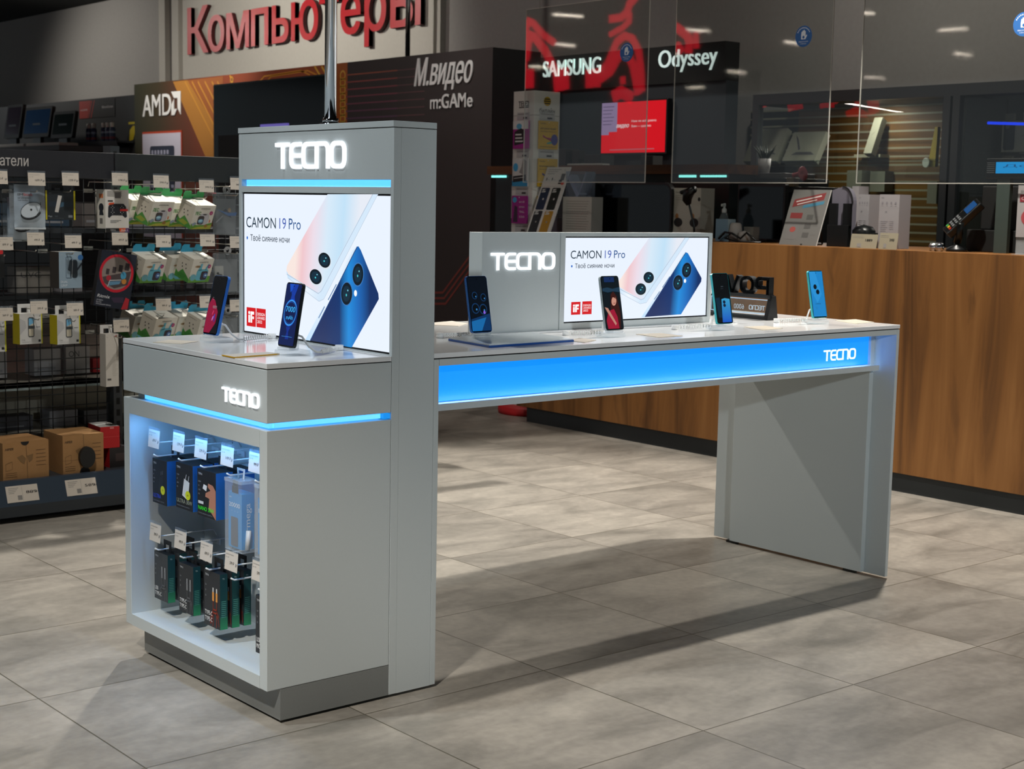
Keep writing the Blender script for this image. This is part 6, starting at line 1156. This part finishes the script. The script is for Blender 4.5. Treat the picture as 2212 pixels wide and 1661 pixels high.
leanbox('laptop_box', 'left of two leaning pale laptop boxes in the showcase', 1605, 1676, 349, 1655, 279, 5.95, 6.06, zsh, '#8a8878', art_lap, 'laptop boxes in the showcase'); leanbox('laptop_box', 'right of two leaning pale laptop boxes in the showcase', 1689, 1759, 347, 1735, 286, 5.95, 6.06, zsh, '#8f8d7e', art_lap, 'laptop boxes in the showcase')
def art_none(b, q): b.line(K('#6a6858'), [(.3, .5), (.7, .6)], .02, q, .001)
zlb = at(1872, 332, 'x', 6.02).z; leanbox('gadget_box', 'slim tall pale box leaning on the slat wall', 1865, 1882, 330, 1883, 255, 6.02, 6.12, zlb, '#8b8a78', art_none, None)
o = MB().box(K('#9a9882'), (0, -.1, -.02), (.1, .1, 0)).build('small_shelf'); pq = at(1873, 333, 'x', 6.1); put(o, (6.099, pq.y, zlb)); tag(o, 'small pale ledge on the slat wall under the slim tall box', 'shelf')
for (u0, u1, vt, vb, lab) in ((1830, 1860, 368, 414, 'left of two grey boxes low against the slat wall'), (1880, 1910, 370, 414, 'right of two grey boxes low against the slat wall'), (2004, 2022, 392, 440, 'pale box low at the right end of the slat wall')):
    a, c = at(u0, vt, 'x', 6.1), at(u1, vb, 'x', 6.1); o = MB().box(K('#7d7b6e'), (0, c.y-a.y, c.z-a.z), (.09, 0, 0)).build('gadget_box'); put(o, (6.1, a.y, a.z)); tag(o, lab, 'box', 'grey boxes on the slat wall')
a = at(2020, 275, 'x', 6.12); b = MB(); b.poly(K('#a8921c'), [(-.02, -.24), (.035, -.24), (.04, 0), (.02, 0)], FX(6.12, a.y, a.z), 0, .03); b.disc(K('#e6e8e0'), -.02, -.215, .025, .03, FX(6.08, a.y, a.z), 0, .01, n=14); o = b.build('yellow_gadget'); tag(o, 'yellow gadget with a white tip at the end of the slat wall', 'gadget')
# phone boxes in the right showcase
zph = at(2190, 328, 'x', 6.0).z; b = MB(); b.box(K('#4a4c44'), (5.98, .42, zph-.012), (6.19, ypm-.3, zph)); b.build('shelf', sh, os_)
def art_pb(b, q): b.poly(K('#16202c'), rrect(.12, .06, .88, .94, .14, ry=.08), q, .001); b.disc(K('#5c5f63'), .36, .82, .14, .07, q, .0014, n=12)
for (u0, u1, lab, ar) in ((2166, 2194, 'pale box printed with a dark phone in the right showcase', art_pb), (2198, 2226, 'pale box at the right edge of the right showcase', art_none)):
    a, c = at(u0, 262, 'x', 6.03), at(u1, 328, 'x', 6.03); o = carton('phone_box', lab, (a.y-c.y, .06, a.z-zph-.001), (K('#8a8878'), K('#77756a'), K('#939184')), ar, 'phone boxes in the right showcase'); put(o, (6.09, (a.y+c.y)/2, a.z), rz=R90)
p0, p1 = at(2134, 265.5, 'x', 5.85), at(2212, 274, 'x', 5.85); o = MB().tube(L('#1340ff', 1.3), [(0, 0, 0), (0, p1.y-p0.y-.3, (p1.z-p0.z)*1.0)], .008, 8).build('neon_tube'); put(o, tuple(p0)); tag(o, 'thin bright blue light line in the right showcase', 'light')
for (u0, u1, v0, v1, n_) in ((2152, 2174, 244, 258, 'left one on the upper row'), (2195, 2222, 241, 258, 'right one on the upper row'), (2147, 2170, 336, 347, 'left one on the lower row'), (2191, 2216, 336, 347, 'right one on the lower row')):
    a, c = at(u0, v0, 'x', 6.1), at(u1, v1, 'x', 6.1); o = MB().box(K('#8a8878'), (0, c.y-a.y, c.z-a.z), (.02, 0, 0)).build('price_ticket'); put(o, (6.179, a.y, a.z)); tag(o, 'pale ticket on the dark wall of the right showcase, '+n_, 'ticket', 'tickets in the right showcase')
# black cabinet with printer, plant and pink cup behind the desk
zc = at(1650, 373, 'x', 5.0).z; a, c = at(1572, 378, 'x', 5.0), at(1697, 378, 'x', 5.0); o = MB().box(K('#15191a'), (0, c.y-a.y, 0), (.4, 0, zc-.03), .004).build('equipment_cabinet'); put(o, (5.0, a.y, 0)); tag(o, 'black equipment cabinet behind the desk under the potted plant', 'cabinet')
o = MB().box(K('#5a5858'), (.02, at(1690, 374, 'x', 5.0).y-at(1614, 374, 'x', 5.0).y, 0), (.3, 0, .0285), .004).build('router'); put(o, (5.0, at(1614, 374, 'x', 5.0).y, zc-.0295)); tag(o, 'flat grey router under the potted plant', 'router')
t = thing('potted_plant', 'small spiky green plant in a white pot behind the middle clear sheet', 'plant', (5.08, at(1651.5, 350, 'x', 5.08).y, zc)); b = MB(); b.lathe(K('#a9a8a6'), (0, 0), [(0, 0), (.03, 0), (.04, .085), (.034, .085), (.032, .07), (0, .07)], 20); b.build('pot', t); b = MB()
for k in range(26):
    a_ = k*2.4; l_ = .06+.03*((k*7) % 5)/5; s_ = .2+.75*((k*3) % 7)/7; r_ = .012; P = [V((r_*math.cos(a_), r_*math.sin(a_), .068)), V((r_*math.cos(a_)+l_*.5*s_*math.cos(a_), r_*math.sin(a_)+l_*.5*s_*math.sin(a_), .068+l_*.7)), V((r_*math.cos(a_)+l_*s_*math.cos(a_), r_*math.sin(a_)+l_*s_*math.sin(a_), .068+l_*1.15))]
    b.tube(K('#1f2d22'), P, [.006, .005, .0006], 5)
b.build('foliage', t)
t = thing('suction_cup', 'pink funnel-shaped cup lying on a beige block behind the middle sheet', 'funnel', (5.03, at(1722, 380, 'x', 5.03).y, zc-.03), R90); b = MB(); b.lathe(K('#a85055'), (0, 0), [(.012, 0), (.014, .04), (.03, .06), (.042, .072), (.04, .075), (0, .06)], 18, Matrix.Translation((-.03, 0, .015)) @ Matrix.Rotation(math.radians(82), 4, 'Y')); b.build('cup', t); b = MB(); b.box(K('#6a5c44'), (-.075, -.02, -.05), (-.01, .03, .0), .003); b.build('block', t)
o = MB().box(K('#15191a'), (0, -.12, 0), (.2, .05, zc-.0815), .004).build('equipment_cabinet'); put(o, (5.0, at(1722, 380, 'x', 5.03).y-.06, 0)); tag(o, 'black cabinet behind the desk under the pink funnel cup', 'cabinet')
# ================================================================== department sign
XG = 6.215
zK0, zK1 = at(406, 117.5, 'x', XG).z, at(406, 24.4, 'x', XG).z
st = thing('department_sign', 'big red raised Cyrillic letters high on the pale wall panel', 'sign', (XG+.04, at(660, 60, 'x', XG).y, zK0)); M_RED = mat('red_gloss', '#c2222a', .34, spec=.8); M_RED2 = mat('red_side', '#4a0c0e', .6)
fr = FR((0, 0, 0), -Y, Z)
for ch, u0, u1 in zip('Компьютеры', (404.4, 448.6, 488.5, 542, 587, 628.5, 689, 735, 786.5, 842.5), (449.5, 484, 538, 579.5, 623.5, 687, 731, 778.5, 833.5, 908)):
    y0, y1 = at(u0, 70, 'x', XG).y, at(u1, 70, 'x', XG).y; bw_ = .02; b = MB(); e_ = bw_*(zK1-zK0)*.9
    b.text(M_RED, ch, st.location.y-y0+e_, 0, zK1-zK0, fr, w=y0-y1-2*e_, d=0, bold=bw_, ext=.04, m2=M_RED2); b.build('letter', st)
# ================================================================== black multimedia wall on the far left
XL = 5.1; mw = thing('media_wall', 'black wall panel with a shelf on the far left below the grey wall', 'wall panel', (5.3, 14, 0)); om = mw.location; yl0 = YML+.02
b = MB(); b.box(speckle('graphite_panel', '#26282b', '#2b2d30', 30, .6), (XL, yl0, 0), (XL+.12, 22, 2.3)); b.build('panel', mw, om)
zsf = at(100, 318, 'x', 4.6).z; b = MB(); b.box(K('#3a3b3d'), (4.35, yl0+.3, zsf-.05), (XL, 22, zsf)); b.build('shelf', mw, om)
b = MB(); b.box(K('#1a1b1c'), (4.5, yl0+.3, 0), (XL, 22, zsf-.05)); b.build('cabinet', mw, om)
for (P, kk) in ((((172, 218.5), (247, 254)), 0),):
    a, c = at(172, 219, 'x', XL), at(249, 252, 'x', XL); zc_ = at(210, 254, 'x', XL).z; b = MB(); q = FX(XL-.001, a.y, zc_, a.y-c.y, at(210, 216, 'x', XL).z-zc_); b.rect(K('#221c1c'), 0, 0, 1, 1, q, 0, .003); b.poly(K('#b32a1c'), [(0, 0), (.24, 0), (.34, 1), (0, 1)], q, .0035)
    for x in (.29, .36): b.poly(K('#b32a1c'), [(x-.04, 0), (x-.01, 0), (x+.09, 1), (x+.06, 1)], q, .0036)
    b.text(K('#e0c8c4'), 'm:GAME', .04, .44, .1, q, w=.2, d=.004, bold=.02); b.text(K('#c9c9c9'), 'Моноблоки', .65, .5, .14, q, w=.3, d=.004, bold=.02); o = b.build('sign_board', mw, om); o['label'] = 'red and black sign board'
def aio(lab, pts, x, tint, d=.05):   # an all-in-one screen on the shelf
    (u0, v0), (u1, v1) = pts; a, c = at(u0, v0, 'x', x), at(u1, v1, 'x', x); w_, h_ = a.y-c.y, a.z-c.z
    t = thing('computer_screen', lab, 'computer', (x, (a.y+c.y)/2, zsf+.001), R90+.0, 'screens on the far left shelf'); b = MB(); zb = c.z-zsf; fr = FR((0, 0, zb), X, V((0, .16, .987)))
    b.poly(M_BLACK, rrect(-w_/2, 0, w_/2, h_, .02), fr, -.04, 0); b.build('case', t); b = MB(); b.poly(tint, rrect(-w_/2+.03, .04, w_/2-.03, h_-.03, .01), fr, .001); b.build('screen', t); b = MB(); b.box(M_BLACK, (-.1, .02, 0), (.1, .06, zb+.15)); b.box(M_BLACK, (-.25, -.12, 0), (.25, .2, .015)); b.build('stand', t)
aio('dark screen at the far left edge, turned slightly away', ((6, 226), (40, 298)), 4.75, mat('screen_violet', '#17131a', .15, emit=.02, ehex='#3a2c40')); aio('blue-tinted screen between two dark ones on the far left shelf', ((46, 232), (104, 295)), 4.75, mat('screen_blue', '#0c1a2a', .15, emit=.06, ehex='#25507f')); aio('smallest dark screen right of the blue one on the far left shelf', ((108, 241), (155, 297)), 4.75, mat('screen_green', '#0a1110', .15, emit=.015, ehex='#1d3a34'))
def laptop_base(lab, u0, u1, v, col): a, c = at(u0, v, 'x', 4.42), at(u1, v, 'x', 4.42); o = MB().box(K(col), (0, c.y-a.y, 0), (.2, 0, .03), .004).build('keyboard'); put(o, (4.4, a.y, zsf+.0006)); tag(o, lab, 'keyboard', 'pale keyboards on the far left shelf')
laptop_base('pale keyboard at the left on the far left shelf', -20, 55, 320, '#a5a5a2'); laptop_base('pale keyboard under the smallest dark screen', 60, 132, 320, '#b5b2ac')
pz = at(205, 305, 'x', 4.9).z; b = MB(); a, c = at(172, 312, 'x', 4.9), at(252, 308, 'x', 4.9); b.box(K('#26292d'), (0, c.y-a.y, -.02), (.19, 0, 0)); b.poly(K('#33373d'), [(0, 0), (a.y-c.y, 0), (a.y-c.y, -.14), (0, -.14)], FR((-.001, 0, 0), -Y, V((-.25, 0, .97))), 0, .004); o = b.build('bracket_shelf'); put(o, (4.9, a.y, pz)); tag(o, 'small dark shelf carrying the white-capped bottles', 'shelf')
for k, u in enumerate((192, 203, 224.5, 233.5, 243)):
    p = at(u, 300, 'x', 4.97); t = thing('spray_can', ('leftmost of the white-capped blue cans', 'second of the white-capped blue cans from the left', 'middle one of the white-capped blue cans', 'second of the white-capped blue cans from the right', 'rightmost of the white-capped blue cans')[k], 'spray can', (4.97, p.y, pz+.0006), 0, 'white-capped cans on the dark shelf'); b = MB()
    b.lathe(K('#2a3a58'), (0, 0), [(0, 0), (.026, 0), (.029, .01), (.029, .125), (.018, .14), (0, .14)], 16); b.lathe(K('#6a2a35'), (0, 0), [(.0295, .02), (.0295, .045)], 16); b.lathe(K('#8fa0b4'), (0, 0), [(.0295, .08), (.0295, .1)], 16); b.build('can', t); b = MB(); b.lathe(K('#c9c9c2'), (0, 0), [(.021, .14), (.023, .18), (.016, .188), (0, .188)], 14); b.build('cap', t)
a, c = at(262, 256, 'x', 5.0), at(290, 303, 'x', 5.0); b = MB(); q = FX(0, 0, c.z-a.z, a.y-c.y, a.z-c.z); b.rect(K('#1d1f1f'), 0, 0, 1, 1, q, 0, .02); b.rect(K('#b3a31a'), 0, .75, 1, .86, q, .021); b.poly(K('#b8a414'), [(.05, 0), (.35, .05), (.5, .35), (.65, .05), (.9, 0), (.85, .5), (.6, .68), (.35, .68), (.1, .5)], q, .021); b.disc(K('#c99a8a'), .6, .78, .12, .07, q, .022, n=10); o = b.build('hanging_pack'); put(o, (XL-.002, a.y, a.z)); tag(o, 'yellow and black hanging pack beside the orange wall panel', 'pack')
# ================================================================== linear ceiling lamps of the hall (seen mirrored in the clear sheets)
M_LAMP = mat('lamp_tube', '#ffffff', .4, emit=26, ehex='#fff1dc'); random.seed(3)
def lamp():
    t = thing('ceiling_lamp', 'linear white ceiling lamp of the hall behind the viewer', 'ceiling lamp', (0, 0, 3.6), 0, 'linear ceiling lamps'); b = MB(); b.box(M_BLACKM, (-.22, -.035, 0), (.22, .035, .019)); b.build('housing', t); b = MB(); b.box(M_LAMP, (-.2, -.028, -.006), (.2, .028, -.0005)); b.build('tube', t); return t
proto = lamp(); n_ = 0
for i in range(6):
    for j in range(5):
        r = proto if n_ == 0 else proto.copy(); n_ += 1
        if r is not proto:
            COL.objects.link(r)
            for ch in proto.children: d = ch.copy(); COL.objects.link(d); d.parent = r
        r.location = (-12+2.4*i+random.uniform(-.5, .5), 4.5+3.1*j+random.uniform(-.8, .8), 3.6); r.rotation_euler = (0, 0, random.choice((0, math.pi/2, .3)))

# ================================================================== red hanging sign of the hall (seen mirrored in the clear sheets)
hs = thing('hanging_sign', 'red lit script sign of the hall hanging above the aisle behind the shelving', 'sign', (0, 7.6, 2.7)); b = MB(); XV = 8.0
c3 = lambda x, y: (1050+x/3.626, y/3.626)
def mir(x, y): p = at(*c3(x, y), 'x', XV); return (p.y-7.6, p.z-2.7)
frs = FR((0, 0, 0), Y, Z); RL = L('#e01428', 5.0); kk = .0019
for P, w_ in (([(312, 690), (303, 420), (312, 250), (340, 165), (372, 180), (450, 270), (545, 340)], 34), ([(318, 470), (345, 275), (385, 290), (470, 400), (540, 540), (600, 640)], 44), ([(350, 540), (350, 690)], 50), ([(540, 640), (590, 625), (650, 610)], 110), ([(790, 620), (850, 610), (900, 610)], 90),
    ([(870, 600), (960, 500), (1030, 330), (1090, 280), (1150, 300), (1200, 400), (1220, 560), (1225, 720)], 36), ([(900, 620), (980, 560), (1050, 430), (1105, 400), (1160, 520), (1200, 740)], 40), ([(975, 150), (1060, 140), (1110, 100), (1130, 30), (1180, -20)], 36), ([(975, 275), (1080, 215), (1125, 170), (1130, 100)], 26), ([(1000, 760), (1065, 720), (1150, 770)], 56), ([(1075, 600), (1080, 660)], 26),
    ([(1462, 190), (1530, 240), (1585, 285), (1600, 330), (1590, 420)], 40), ([(1650, 250), (1655, 380)], 24), ([(1470, 380), (1510, 360), (1540, 410)], 36)):
    b.line(RL, [mir(*p) for p in P], w_*kk, frs, 0, .02)
b.build('letters', hs)
b = MB()
for yy in (-1.2, .6): b.tube(M_WIRE, [(-.03, yy, .3), (-.03, yy, .92)], .004, 6)
b.tube(M_WIRE, [(-.03, -1.6, .3), (-.03, 1.0, .3)], .008, 6); b.tube(M_WIRE, [(-.03, -1.6, -.1), (-.03, 1.0, -.1)], .008, 6); b.build('hanger', hs)
